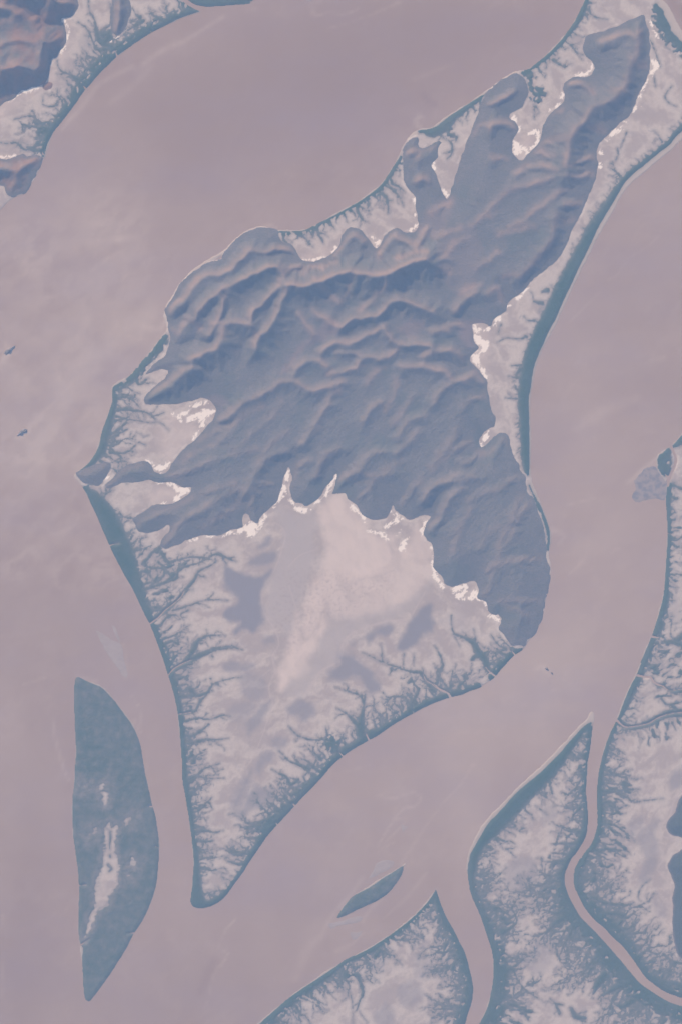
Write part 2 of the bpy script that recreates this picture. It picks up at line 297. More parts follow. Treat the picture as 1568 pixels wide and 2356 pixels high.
CARVE = [P(s) for s in '''G 376,756,5 395,750,2.5 430,742,.8
G 630,1245,5 680,1208,4 720,1165,3 790,1110,3 825,1075,3 845,1035,2
J 1058,312,4 1090,275,3.5 1150,240,3 1200,220,2
J 1120,560,3 1200,548,2.5 M 508,1073,6 525,1060,2.5 560,1035,.6
M 800,1000,.6 825,999,3 848,998,6
M 940,203,4 955,205,3 M 495,700,3 540,695,2 M 975,455,2 992,460,3
K 900,720,6 885,690,4 880,680,2 K 738,822,4 715,800,3 K 435,1132,5 425,1120,3 K 325,1250,4 318,1240,2 K 1408,450,7 1390,425,5 1340,400,4 1320,380,3 1260,350,3 1240,310,2
L 392,318,6 360,295,4 335,265,3 K 1185,552,3 1170,540,2 L 518,186,5 500,165,3
I 1380,1327,7 1410,1333,4 1425,1330,3
L 1285,316,8 1330,325,6 1370,330,6 1390,360,6 1410,372,5 1450,385,4 1480,410,3 1568,400,2
L 1160,600,8 1180,620,5 1215,640,4 1300,630,3 1360,615,3 1420,580,3 1500,555,3 1568,548,3
I 1497,130,9 1518,180,8 1528,220,8 1515,270,8 1495,310,8 1480,350,12 1478,380,8 I 1480,330,8 1460,310,3
A 735,350,6 725,325,3 A 537,556,5 525,540,3 A 272,970,5 265,950,3 A 950,205,3 945,195,2
A 1150,-20,14 1160,0,14 1190,25,13 1230,45,14 1280,60,20
K 230,415,2 L 110,450,6 105,430,4 60,415,3 30,395,3 0,375,3 I 1478,680,3 1510,685,2'''.replace(' A ', '\nA ').replace(' I ', '\nI ').replace(' K ', '\nK ').replace(' L ', '\nL ').replace(' M ', '\nM ').split('\n') if len(s.split()) > 2]

# ---------------------------------------------------------------- hills: outlines at the foot, crest lines
HILLS = {}
HILLS['main'] = P('''C 1330,90 1290,100 1220,130 1150,160 1070,190 1000,210 965,220 950,260 940,310 955,350 985,380 1010,410 1005,450 970,478 910,478 860,490 825,520
815,560 825,600 815,645 770,680 735,710 710,750 690,790 680,840 665,890 630,930 600,960 560,1000 520,980 505,930 515,880 530,840 545,800 520,760
488,735 510,705 560,680 590,640 605,590 600,530 580,490 545,463 500,468 440,502 380,547 330,592 305,640 280,710 255,780 225,860 195,930 170,1010
145,1090 120,1170 92,1245 B 1360,1190 1340,1150 1325,1090 1298,1040 1330,990 1340,930 1360,892 1340,875 1290,900 1235,922 1212,905 1218,880 1212,855 1170,865 1130,905 1112,940
1105,985 1112,1040 1110,1100 1125,1160 1150,1200 1185,1240 1190,1300 1200,1380 1205,1420 1180,1450 1130,1450 1090,1430 1060,1430 1020,1455 985,1490
960,1540 945,1555 915,1520 880,1470 850,1435 800,1420 760,1435 730,1470 715,1520 E 690,150 650,185 610,205 570,220 520,222 480,210 460,175 440,145
410,115 370,105 345,80 335,50 325,36 290,20 230,16 170,30 110,60 50,110 D 1411,167 1385,214 1340,225 1290,240 1240,275 1180,325 1115,395
1097,443 1062,478 1042,523 1040,565 1052,600 1052,645 1062,700 1050,770 1020,830 960,870 920,920 903,946 950,930 1000,915 1050,915 1040,950 990,990 930,1040
900,1080 905,1120 960,1130 1030,1130 1090,1130 1150,1120 1210,1105 1270,1090 1310,1100 1340,1130 1350,1165 1340,1200 1310,1240 1270,1290 1230,1330 1190,1370
1140,1410 1110,1450 1070,1490 G 755,240 740,285 700,300 660,285 640,255 600,222 540,230 480,250 430,285 400,320 370,350 345,375 355,400 400,395
450,370 510,365 560,360 620,350 660,360 700,365 750,360 790,375 830,400 880,395 870,425 820,460 770,490 700,495 650,500 600,530 550,560
510,590 530,630 550,670 590,685 640,680 690,660 745,635 745,660 710,700 690,740 672,762 700,772 722,782 780,760 830,750 850,730 900,715 950,700
1000,695 1050,700 1090,690 1130,665 1190,655 1215,640 1210,600 1230,560 1262,600 1305,620 1330,570 1380,530 1420,490 1440,440 1460,380 1480,310 1495,270
1512,330 1500,390 1510,450 1540,490 H 310,495 350,510 390,495 420,475 450,440 480,390 510,350 540,310 535,350 520,400 510,435 550,435 590,435
600,465 640,490 670,520 700,560 740,590 780,600 820,600 840,590 870,570 885,540 895,500 907,540 950,570 1000,600 1060,580 1130,575 1105,610 1080,680
1100,720 1130,750 1145,820 1140,890 1170,930 1200,960 1220,1000 1270,1020 1330,1000 1400,980 1420,1020 1420,1090 1470,1110 1485,1170 1510,1195
1550,1190 I 430,1215 430,1240 415,1270 430,1300 460,1340 480,1370 500,1390 550,1385 575,1393 600,1350 640,1308 668,1258 690,1198 703,1128 713,1078
728,1008 738,928 728,870 716,830 720,760 715,690 705,640 670,550 640,460 605,425 595,380 595,330 560,285 545,240 525,210 500,150 485,80
460,45 430,45 380,75 345,110 310,135 300,110 320,60 370,20 F 390,1270 405,1210 380,1170 365,1110 355,1050 345,980 325,950 300,910 270,880 245,850
255,810 300,770 275,740 265,690 255,630 320,620 370,640 390,590 440,560 470,540 480,490 530,450 575,420 620,360 680,310 740,265 790,220 830,160
860,90 C 890,1430 920,1380 945,1320 970,1260 1000,1200 1025,1140 1035,1080 1045,1020 1035,970 1040,930 1075,880 1130,830 1180,775 1210,755
1240,730 1265,680 1290,610 1320,550 1350,490 1370,420 1370,350 1370,280 1360,200 1345,140''')
HILLS['point'] = P('G 162,306 200,280 260,250 310,235 350,225 380,240 385,270 370,310 345,350 310,385 270,380 220,370 190,345')
HILLS['northwest'] = P('''A -1000,-1000 520,-1000 500,-200 490,0 495,40 460,100 430,115 390,115 405,160 420,200 425,240 415,280 400,300 370,330 360,360 330,370 315,410
318,450 300,490 270,530 230,545 180,560 130,580 110,600 80,630 40,645 0,670 -200,760 -500,800 -1000,850''')
HILLS['narrow'] = P('A 700,0 690,60 690,140 700,200 730,230 760,215 790,180 810,130 825,80 830,40 815,0 800,-100 760,-160 720,-100')
HILLS['knoll'] = P('A 262,535 280,520 310,513 335,520 335,545 315,565 290,572 268,558')
HILLS['southwest'] = P('''A -1000,900 -500,960 -100,1000 0,988 60,990 110,970 150,955 170,975 210,965 250,970 268,990 247,1050 217,1110 187,1160 162,1207 120,1220 75,1238 40,1222 30,1190
20,1170 0,1165 -100,1200 -500,1300 -1000,1350''')
HILLS['east'] = P('''L 2600,900 1900,1000 1700,1040 1568,1060 1540,1110 1510,1180 1470,1240 1470,1290 1500,1320 1568,1345 1600,1372 1568,1400 1500,1450 1470,1510 O 1475,600 1500,650
1515,700 1500,780 1505,850 1500,920 1505,1000 1520,1080 1540,1140 1568,1165 1750,1240 2600,1280''')

# crest lines: height at the start, height at the end, reach to the sunward side, reach to the far side
RIDGES = [(float(a), float(b), float(c), float(d), P(s)) for a, b, c, d, s in [r.split('|') for r in '''38|48|70|80|C 1300,200 1290,330 1250,430 1235,510 1200,580
48|50|90|96|C 1200,580 1120,640 1000,690 950,760 880,850 850,950 840,1050
36|30|40|40|C 1070,270 1110,250 1150,230 1220,210 1265,235
30|24|34|44|C 1250,370 1275,400 1310,425 1340,410
34|34|34|26|C 1130,578 1190,562 1222,520 1228,465
34|24|34|30|C 870,522 930,522 980,555 1010,590
26|20|30|26|C 735,725 770,700 810,695
26|14|40|22|C 1075,830 1040,805 985,800
40|12|40|46|C 870,1045 930,1022 985,995 1038,985
44|12|44|60|C 830,1108 900,1108 960,1095 1030,1095
36|12|40|46|C 840,1290 890,1285 945,1282
30|10|40|40|C 820,1400 870,1385 910,1390
34|30|36|24|C 370,655 390,635 440,622 490,600 515,585
30|30|34|24|C 262,840 288,795 320,782 350,800 362,815
34|22|40|46|C 355,805 385,778 430,772 500,782 525,810
26|14|34|40|C 380,1000 420,990 470,1000
30|26|34|34|C 660,915 700,895 770,880 840,870
30|26|34|34|C 560,960 610,950 680,955 760,985
30|28|40|34|C 520,1090 570,1060 640,1045 720,1048 790,1080
30|30|40|34|C 350,1330 420,1250 500,1190 590,1165 690,1140 750,1120
28|26|40|30|C 560,1400 620,1340 690,1290 770,1230 830,1200
24|20|40|26|C 480,1430 560,1395 640,1430
24|20|40|26|C 30,1330 60,1290 110,1270
22|18|36|26|C 20,1490 100,1460 180,1440
22|18|36|26|C 250,1420 320,1360 390,1350
34|18|36|30|B 1200,1150 1225,1120 1255,1120 1270,1150
30|24|30|36|B 1200,1000 1240,940 1300,925 1330,930
22|22|36|26|B 1290,1340 1340,1300 1390,1290
34|26|26|26|B 1110,960 1150,960 1200,940
78|92|72|98|E 385,385 440,378 490,390 545,370 600,345 660,330 720,310 790,300 830,312
92|96|80|104|E 830,312 890,320 1000,312 1060,290 1110,260 1170,238 1215,225 1255,225
44|40|40|26|E 500,310 540,270 600,258 625,280
36|36|34|22|E 620,275 650,250 690,240
52|66|50|80|E -40,440 30,390 90,350 150,320 220,290 280,265
66|60|44|60|E 280,265 330,262 370,300 380,330
36|36|34|22|E 375,300 420,275 470,268 500,272
40|44|44|22|E 180,165 260,170 330,152 400,155 430,165
40|38|40|34|E 690,185 715,145 745,108 800,72 850,80 875,100
36|40|44|40|E 970,200 980,150 1010,105 1055,62 1090,80 1150,110 1200,135
44|32|30|30|E 1195,160 1210,110 1235,60 1262,30
56|60|44|24|E 1080,215 1140,190 1210,165 1260,180
40|52|48|62|D 1060,540 1110,490 1150,470 1200,400 1265,325 1370,312 1440,285
52|40|60|50|D 1440,285 1500,225 1568,160 E 160,155
64|60|60|36|D 1230,600 1270,530 1320,470 1400,405 1480,360 1568,322
58|56|50|36|D 1310,700 1350,640 1390,560 1400,480 1440,420
62|60|60|90|D 1568,618 1440,612 1410,630 1400,690 1370,760 1290,800 1200,840
60|34|50|88|D 1200,895 1170,905 1130,938 1080,980 1010,1020 960,1050
40|30|40|56|D 1050,640 1120,680 1180,580
38|30|34|24|D 1180,590 1230,620 1260,660
58|48|50|60|E -80,620 0,615 45,620 100,608 140,620
66|60|44|44|E 160,600 172,545 228,500 280,450 325,400 350,350
60|54|34|84|E 188,760 212,700 260,668 300,600 330,540 350,470 400,400
40|40|30|30|E 205,690 165,655 135,615
50|34|40|30|E 800,330 775,400 755,460
44|30|36|40|E 1015,370 965,430 925,475 870,520 840,545
44|36|30|40|E 560,350 610,400 680,470 720,490
40|34|30|44|E 470,560 520,640 560,690
40|34|36|46|E 560,545 640,600 700,640
54|62|50|44|E 735,645 790,600 860,588 940,570 990,540 1030,490
62|52|60|60|E 1030,490 1100,475 1160,500 1230,520 1300,550
48|48|30|40|E 798,742 860,710 930,680 992,645
52|46|40|56|E 990,650 1030,700 1060,740 1120,752 1240,750 1290,770
46|46|36|44|E 605,805 650,755 710,738 790,750
38|40|30|24|E 700,800 780,812 850,825
46|44|38|56|E 430,935 470,880 530,848 590,860 640,890
48|44|44|36|E 835,890 870,835 940,838 1000,838 1060,800 1090,770
42|36|40|48|E 1245,822 1310,798 1390,788 1450,800 1490,840
40|34|40|52|E 1100,890 1150,898 1240,888 1310,908 1380,930 1415,965
42|34|46|44|E 1305,1125 1350,1050 1410,1000 1500,970 1568,950 F 320,985
36|36|34|28|E 655,935 740,920 820,900 860,880
34|34|30|24|E 675,1000 745,985
34|44|60|44|E -20,1215 60,1160 140,1110 200,1090 270,1050 330,1000
44|42|50|56|E 330,1000 390,978 450,990 500,1020 560,1042 640,1020 720,1000
34|32|26|34|E 648,1105 680,1060 722,1035
36|34|40|44|E 490,1370 560,1260 605,1180 662,1130
36|30|40|44|E 870,1240 920,1150 985,1115
34|24|40|36|E 1085,1330 1130,1260 1190,1210 1245,1205
34|22|36|36|E 1075,1430 1120,1390 1180,1365
34|22|40|44|E 800,1550 880,1460 930,1425 995,1420
32|22|36|36|E 600,1510 640,1440 705,1410
30|22|30|34|E 445,1540 490,1490 535,1490
30|24|40|34|E 1310,1510 1380,1400 1425,1355
36|26|40|40|E 1455,535 1490,480 1568,420
34|20|30|40|E 1330,310 1370,290 1400,310
34|20|30|40|E 1300,675 1350,660 1400,660
30|20|30|40|E 1420,635 1460,625 1490,640
24|20|50|44|E -60,1300 40,1260 150,1180 230,1140
24|22|50|40|E 60,1420 180,1300 300,1200 350,1110
26|20|40|30|E 200,1500 260,1420 330,1340 390,1300
30|22|40|40|E 880,1000 940,930 1000,900
26|20|36|30|E 1000,1180 1060,1080 1080,980
26|20|36|30|E 1060,1240 1140,1140 1170,1080
30|20|34|44|H 248,380 290,300 325,245 372,228
32|20|34|46|H 415,330 460,240 510,190 555,150
34|32|34|52|H 535,365 620,310 690,268 730,210 785,168 845,168
34|24|34|34|H 918,180 960,140 1010,100 1045,50
26|16|30|30|H 908,260 960,218
44|30|40|50|H 1085,480 1130,400 1190,360 1250,345 1330,350 1395,335
34|30|34|30|H 1270,325 1340,310 1405,340
40|34|46|40|H 1130,640 1200,560 1240,480 1290,430 1325,390
30|24|44|34|H 1335,245 1430,190 1500,170 1575,110
28|24|40|34|H 1145,280 1200,200 1265,110
30|20|34|40|H 955,500 1000,420 1065,350
30|20|40|40|H 320,110 400,50 440,0
26|20|40|40|H 680,470 760,380 860,270
22|20|50|60|H 700,300 800,330 880,290
22|20|40|40|I 150,60 80,180 0,260
30|26|40|40|I 420,100 460,90 490,150
24|20|40|34|I 60,230 160,150 240,110
26|16|30|40|I 340,920 400,875 520,850 620,842 705,822
20|14|30|30|I 440,1110 560,1105 690,1105
26|20|50|50|I 620,500 560,560 500,680 470,760
22|18|50|44|I 300,760 340,690 420,640
20|18|50|44|I 130,800 180,640 250,520
24|20|50|44|I 420,880 430,720 500,600 560,450
20|16|50|44|I 330,1080 370,980 360,900
22|18|44|40|I 240,470 330,420 420,400 520,330
20|18|40|40|I 620,1240 560,1180 480,1150
26|20|40|34|F 150,540 175,490 215,455
26|20|34|40|F 180,440 240,400 300,380
30|20|40|46|F 350,440 400,400 440,480
36|40|60|76|F 780,-60 760,60 720,150 660,220 600,290 560,330
22|20|50|34|F 280,280 340,230 420,180
22|20|50|34|F 450,330 500,310 560,330
22|20|50|34|F 80,200 140,120 220,90
22|20|50|34|F 420,60 520,40 620,10
24|20|40|40|F 200,1140 260,1090 330,1080
24|20|40|40|F 40,1440 100,1350 150,1330
28|20|40|50|F 200,990 280,930 310,960
24|20|44|34|G 540,640 620,580 740,530 850,480 950,430 1050,400 1160,370
20|18|40|34|G 360,385 430,310 520,262 600,240
26|24|44|34|G 720,745 790,640 900,560 1000,500 1100,450 1220,400
24|22|44|34|G 760,320 900,290 1000,230 1100,200 1300,150
32|28|40|60|G 1235,420 1260,350 1350,230 1480,170
26|22|44|40|G 960,640 1060,590 1160,520 1220,440
22|20|40|34|G 830,230 920,170 1020,130 1100,70
22|20|40|34|G 900,110 1000,60 1100,20
26|20|40|50|G 1260,520 1280,430 1340,380 1400,370
16|20|40|36|G 190,320 260,280 340,250
30|30|80|40|A -60,170 60,130 160,110 230,140
52|40|50|56|A -20,60 60,60 120,90
36|40|50|30|A 0,290 60,268 180,262 235,300 250,360
60|46|110|90|A 20,440 100,450 180,455 230,450 280,400 300,300
30|30|40|40|A 60,330 110,300 180,320 210,380 150,420 70,400
70|50|60|100|A 60,-40 180,-40 300,-20 330,30
50|40|40|70|A 350,0 400,20 470,10
52|40|50|80|A -200,480 -60,440 0,500
46|40|44|50|A 740,-120 735,0 740,60 740,120 720,200
20|20|16|22|A 275,530 300,522 330,524
44|30|40|72|A -200,1060 -40,1050 40,1048 90,1055
34|16|44|50|A 110,1090 160,1030 220,1000
22|20|40|50|A 60,1180 110,1130 160,1100
24|20|60|60|L 1800,1200 1600,1220 1530,1230
20|20|60|60|O 1800,900 1620,860 1540,800'''.split('\n')]]

# ---------------------------------------------------------------- tidal flats: salt crusts, sand, standing water
SALT = [P(s) for s in '''C 985,385,7 1003,410,9 1000,435,12 985,450,8 C 905,477,7 940,470,12 968,462,12 C 818,565,5 820,595,10 812,612,6 C 740,690,5 770,668,9 800,655,5 C 490,735,10 510,742,14 522,760,6
C 520,900,16 540,930,26 530,950,20 570,940,18 600,965,8 C 600,850,10 640,830,14 660,800,7 655,900,8 620,930,8 C 545,800,6 535,850,7 C 1380,385,12 1405,410,14 1385,440,12 1370,470,6 C 1350,500,5 1320,555,5 1295,620,7 1300,650,9 1265,690,6 1250,720,4
C 1205,770,10 1180,800,18 1130,840,12 1090,875,7 C 1045,940,9 1060,970,6 C 1050,1000,4 1052,1050,7 C 1050,1110,11 C 1370,130,3 1390,190,3 1415,240,4
B 1185,1240,5 1192,1290,6 1188,1340,7 1200,1400,8 1165,1445,7 B 925,1490,7 935,1525,10 960,1510,8 945,1548,6 B 1305,1020,7 1302,1045,9 1320,1085,3 B 1345,1165,3 1385,1225,8
E 480,213,6 520,216,4 575,215,7 640,200,7 690,150,6 705,110,4
D 1090,1185,8 1120,1215,16 1130,1235,10 D 1140,1190,8 1180,1165,12 1240,1130,10 1300,1108,5 D 1190,1220,16 1230,1195,20 1280,1180,22 1330,1180,18 1360,1150,8 D 1265,1210,18 1270,1260,12 1240,1300,6 1205,1350,5 D 925,1480,6 960,1510,14 1000,1530,22 1035,1520,14 1060,1495,8
G 615,230,8 650,260,14 690,285,20 720,265,10 745,240,8 G 640,350,6 700,360,12 G 740,365,5 780,375,12 820,410,20 860,405,18 800,460,12 750,485,7 700,495,3 G 350,340,8 365,325,5
G 845,730,7 900,715,7 950,700,11 1020,695,8 G 1080,690,9 1130,670,10 1190,665,12 1240,650,26 1285,640,24 1250,690,22 1230,710,8 G 1310,640,8 1330,590,9 1350,560,8 1400,510,5 1440,450,10 1465,390,10 1485,320,14 1500,290,5 G 1520,490,9 1550,520,12
H 245,290,5 230,330,10 215,390,12 235,430,12 200,450,6 H 255,465,8 275,500,10 310,530,12 350,535,12 390,510,8 430,480,10 470,440,12 490,400,12 520,350,9 545,315,5 H 170,480,4 110,550,6 75,600,10 55,650,10 H 0,620,12 35,645,12 10,680,10
H 640,515,12 680,555,5 720,600,8 740,660,7 790,675,4 830,690,9 860,715,6 H 880,550,12 920,575,14 950,580,8 H 850,640,7 870,620,5 920,600,12 H 935,670,8 905,690,5 H 975,700,10 950,780,16 H 1100,610,7 1070,660,10 1080,690,6 1120,730,5 1140,790,5 1143,870,5 1160,950,12 1190,985,8 1210,1030,6 1240,1050,7
H 1270,1040,10 1300,1020,14 1350,1010,9 1330,1070,20 1300,1070,12 1380,1085,16 1400,1050,14 1425,1085,10 1470,1110,8 1480,1150,5 H 1495,1200,7 1530,1200,8 1560,1225,12
F 260,630,9 280,660,14 310,650,10 345,650,14 F 270,700,14 300,730,22 330,745,22 310,790,20 270,830,22 290,860,18 310,890,10 335,950,11 F 390,620,10 415,590,12 455,565,7 F 475,510,8 510,480,10 555,445,7 F 575,420,5 600,385,5 F 305,1385,7 325,1340,14 350,1310,10 375,1285,7
A 488,0,4 492,35,5 A 395,115,8 410,145,6 425,205,8 410,250,14 415,280,8 385,320,7 365,350,5 A 240,545,6 180,565,12 120,580,10 85,615,16 40,645,7 0,672,4 A 100,170,0.1
A 0,988,4 40,985,5 90,978,4 A 700,260,5 740,235,4'''.replace('\nA ', ' A ').replace('\nB ', ' B ').replace('\nC ', ' C ').replace('\nD ', ' D ').replace('\nE ', ' E ').replace('\nF ', ' F ').replace('\nG ', ' G ').replace('\nH ', ' H ').replace(' A ', '\nA ').replace(' B ', '\nB ').replace(' C ', '\nC ').replace(' D ', '\nD ').replace(' E ', '\nE ').replace(' F ', '\nF ').replace(' G ', '\nG ').replace(' H ', '\nH ').split('\n') if len(s.split()) > 1]

SAND = [(float(a), P(s)) for a, s in [r.split('|') for r in '''.95|H 430,540 560,440 600,470 700,560 740,660 860,715 900,800 880,880 780,955 600,1000 520,1080 450,1200 400,1330 330,1350 325,1250 380,1020 450,900 475,760 455,640
.72|H 560,900 760,830 900,780 1140,850 1110,980 960,1120 700,1200 500,1200 470,1050
1|K 400,80 470,20 500,95 560,20 610,10 540,130 450,280 390,370 345,425 330,350 360,250 390,150
.85|H 300,1180 345,1340 420,1270 470,1130 480,1250 380,1450 330,1568 190,1568 240,1400
.85|H 1040,640 1090,690 1130,760 1140,840 1020,860 940,850 920,790 1000,740
.8|H 600,1000 760,960 900,910 920,980 800,1060 640,1080 520,1150
.8|H 860,720 900,690 930,800 880,800
.45|D 1000,1250 1090,1190 1190,1230 1250,1290 1130,1420 1060,1490 1000,1400
.5|G 620,420 760,390 830,430 760,480 640,490
.45|F 260,640 340,660 360,760 330,900 270,880
.5|C 510,900 620,850 650,900 560,970
.35|E 480,200 690,130 660,190 560,215
.5|A 0,600 120,590 300,470 380,300 400,150 450,120 430,320 330,520 100,660 0,760
.15|M 670,400 715,400 722,560 660,740 600,880 560,960 590,800 640,600'''.split('\n')]]
MAUVE = [(float(a), P(s)) for a, s in [r.split('|') for r in '''.9|H 170,520 300,560 410,560 400,700 400,800 370,950 330,1080 290,1200 250,1330 200,1290 120,1230 95,1150 110,1050 150,900 210,750 215,680 170,600
.8|H 560,1100 700,1150 850,1130 1000,1080 1130,980 1110,1050 1000,1180 900,1230 720,1270 600,1350 560,1480 440,1540 330,1568 420,1400 480,1250
.8|K 480,260 620,160 730,90 800,20 740,150 700,220 580,310 520,410 470,440 360,430 350,400 430,330
.5|H 760,760 860,820 850,870 760,830
.5|H 1180,1230 1280,1180 1380,1200 1390,1260 1280,1280
.4|D 1050,1360 1130,1340 1120,1380 1070,1400
.6|N 960,1110 1030,1080 1000,1220 900,1230 900,1180
.5|I 1440,1100 1530,1050 1568,1250 1480,1250'''.split('\n')]]
POOLS = [(float(a), P(s)) for a, s in [r.split('|') for r in '''1|G 1095,900 1180,920 1260,950 1350,930 1385,912 1350,1000 1320,1080 1330,1160 1345,1230 1300,1270 1270,1300 1240,1280 1200,1290 1160,1312 1165,1280 1190,1235 1120,1240 1095,1190 1120,1150 1170,1110 1165,1070 1120,1040 1090,1000
.8|G 1235,870 1290,830 1340,800 1420,790 1410,850 1330,880
.75|G 1290,780 1340,730 1380,700 1370,760
.5|G 1330,1340 1390,1320 1420,1360 1360,1380
.6|G 1070,1500 1130,1480 1220,1500 1300,1500 1200,1550 1100,1545
1|H 1125,1125 1140,1200 1140,1280 1080,1330 1000,1405 960,1420 910,1402 950,1330 1000,1245 1025,1200 1090,1140
.8|H 730,1320 780,1280 850,1255 905,1268 870,1310 800,1325 740,1375
.5|H 640,1360 720,1330 640,1380
.85|K 640,345 660,285 730,250 720,195 790,190 840,240 920,290 935,330 970,370 960,410 900,430 880,390 840,330 760,340 690,352
.7|K 385,520 430,490 480,470 560,510 570,550 500,600 440,570 400,545
.6|K 130,640 180,560 230,500 290,470 250,560 200,640 150,690
.5|K 280,720 340,690 400,730 370,780 300,770
.55|K 190,900 240,800 300,790 290,850 250,880 220,940
.6|K 40,1150 90,1020 130,960 170,900 150,1000 110,1080 70,1150
.6|K 80,1220 130,1100 190,1000 260,1020 300,1080 240,1130 170,1170 120,1210
.35|K 30,520 130,470 200,520 120,600 40,600
.4|K 0,250 100,240 90,290 0,290
.4|K 100,300 240,330 250,450 150,480 100,400
.5|J 1480,50 1568,10 1568,-40 1490,0
.4|J 1400,260 1480,240 1568,250 1500,300 1410,290
.45|J 1440,1140 1500,1000 1568,930 1568,1050 1500,1200
.35|H 540,1430 620,1420 700,1500 680,1568 560,1568
.5|L 1480,960 1568,880 1568,1000 1500,1030
.45|L 1290,1290 1360,1240 1430,1220 1400,1300 1420,1420 1370,1500 1300,1400
.4|L 1220,1240 1320,1200 1320,1280 1250,1300
.35|L 700,1150 780,1130 760,1230 690,1250
.35|O 480,560 620,520 640,680 540,760 460,680
.3|O 560,1150 700,1080 760,1180 640,1260
.5|O 1300,640 1370,500 1420,560 1370,640 1320,690
.3|O 1390,780 1460,800 1460,900 1400,880
.4|N 1090,1330 1200,1300 1230,1400 1150,1480 1090,1420
.45|N 940,1500 1010,1440 1060,1500 1020,1580 940,1568
.3|N 1180,1130 1270,1150 1290,1260 1200,1280
.3|A 500,250 560,190 560,330 540,400
.3|A 420,640 400,560 450,520 470,590'''.split('\n')]]
LEVEES = [P(s) for s in '''H 150,610,4 200,640,4 222,700,4 205,760,4 170,870,4 130,950,5 80,1030,6 75,1110,6 100,1200,5 160,1290,4 180,1380,4 140,1450,4 160,1560,4
H 560,1490,5 570,1400,6 620,1320,7 720,1270,6 850,1235,8 1000,1210,6 1030,1160,4 1100,1040,3
K 490,440,4 540,380,7 600,290,7 720,220,6 740,150,5 K 300,210,4 315,280,4 275,390,5 300,500,4 K 300,500,4 200,780,3 130,900,3
H 560,980,4 620,1000,3 720,960,4 790,955,4 900,910,4 H 240,890,3 310,820,4 400,785,4
L 1568,1010,5 1510,1120,6 1490,1200,7 1420,1260,6 1430,1320,4 1500,1340,4 1568,1380,5 1480,1430,5 1410,1530,6 O 1410,600,6 1480,680,5 1500,760,4 1495,950,4 1510,1100,4
G 1560,1200,3 1500,1010,3'''.replace(' K ', '\nK ').replace(' H ', '\nH ').split('\n') if len(s.split()) > 2]
GRIT = P('H 330,930 480,900 700,960 850,920 900,1000 700,1150 480,1250 380,1300 250,1450 120,1100 280,850')

# ---------------------------------------------------------------- the estuary: brighter (+) and darker (-) water, strokes and broad patches
SHOAL = [(float(a), P(s)) for a, s in [r.split('|') for r in '''.45|A 830,420,16 700,480,18 600,550,20 500,690,18 430,760,12 390,820,8
.5|A 1400,105,14 1280,180,12 1150,260,18 1050,300,20 900,400,20
.25|A 950,420,20 830,540,22 700,640,20
.5|B 550,70,18 560,100,12 640,82,8 750,88,10 830,60,8
.3|B 540,20,26 590,10,22
.4|B 640,180,8 780,140,8 950,75,8 1100,10,10
.35|B 130,66,8 190,62,8
.7|B 1220,800,12 1190,760,12 1215,725,12 1245,745,7
-.7|B 1240,595,18 1270,630,16 1310,655,16
.3|B 1180,500,20 1300,450,20 1430,400,10
.5|B 230,1430,18 290,1415,14 330,1445,8
.35|D 560,110,30 700,95,22 850,75,22
.35|D 580,280,20 680,205,14
.3|D 400,1010,60 650,800,60 800,640,60 950,560,50
.35|D 200,1450,60 330,1250,40 420,1100,60
.5|D 20,840,10 60,800,16 30,740,10
.5|D 100,1340,10 150,1310,22 190,1290,10
.3|D 160,1290,12 230,1230,10 330,1120,10 380,1080,8
.35|D 280,1430,8 240,1470,8 160,1480,8
.4|D 900,640,20 1000,650,14 1040,600,10
.3|G 0,690,8 120,650,8 170,620,6 180,560,5
.25|G 170,650,6 290,695,6
.4|J 490,325,10 540,335,14 610,360,12
.45|J 330,580,6 350,720,8 380,830,9 410,930,9 440,980,6
.4|J 820,440,5 870,510,6 885,600,6 890,680,5 840,600,14
.3|J 790,330,4 780,150,8 760,110,6
.3|J 150,370,8 220,350,9 290,330,6
.45|K 970,1070,12 1040,1085,5 K 1060,1085,7 1190,1050,8 1225,1090,10 1180,1140,10 1120,1150,8 1050,1230,6 960,1380,7
.35|K 1070,1220,8 1140,1210,6 K 980,1400,6 1060,1360,6
.25|K 700,930,5 800,905,7 900,880,6
.25|K 1568,870,4 1450,1020,4 1300,1200,6 1100,1500,8
.35|N 860,650,14 800,740,12 700,850,14 640,940,14 600,1020,20
.3|N 700,1110,20 800,1060,10 860,1000,8
.3|N 560,1050,30 500,1130,40 440,1280,30
.35|N 980,780,10 900,860,10 860,930,10
.3|N 1000,900,6 1150,760,10 1260,620,10
.3|N 0,980,8 60,920,5
.3|M 1480,900,6 1390,1030,5 1380,1100,6 1430,1120,5 1340,1260,6 1310,1400,5 1280,1480,5
.35|M 1430,1130,4 1380,1230,4
-.3|M 1340,1170,30 1300,1270,30 1260,1360,26
.3|M 20,880,8 30,1050,7 20,1200,6 10,1400,8
.4|I 730,650,14 790,670,16 830,700,14 790,750,8
.35|I 850,500,6 950,475,8 1030,460,6
.45|I 1230,360,16 1280,320,14 1330,270,14 1400,210,10
.3|I 1130,790,7 1200,765,6
.3|I 870,930,8 940,860,10
.5|L 650,280,8 690,260,16 720,290,18 730,310,8
-.3|L 730,330,5 745,360,4 720,400,3
.3|L 750,410,4 810,395,4
.3|L 260,850,4 190,990,4 60,1130,5
.3|F 1090,350,6 1160,310,7 1220,220,5 1340,140,5 1420,70,5
.25|F 870,600,5 960,510,6 1060,420,5
.3|F 1380,850,20 1450,830,18
.3|F 900,1280,30 1100,1150,40 1280,1090,30
.3|F 1300,1560,20 1400,1500,20 1450,1420,12
-.35|C 1310,1220,16
-.5|C 1600,-100,60 1500,0,40 1568,90,40 1750,200,80'''.split('\n')]]
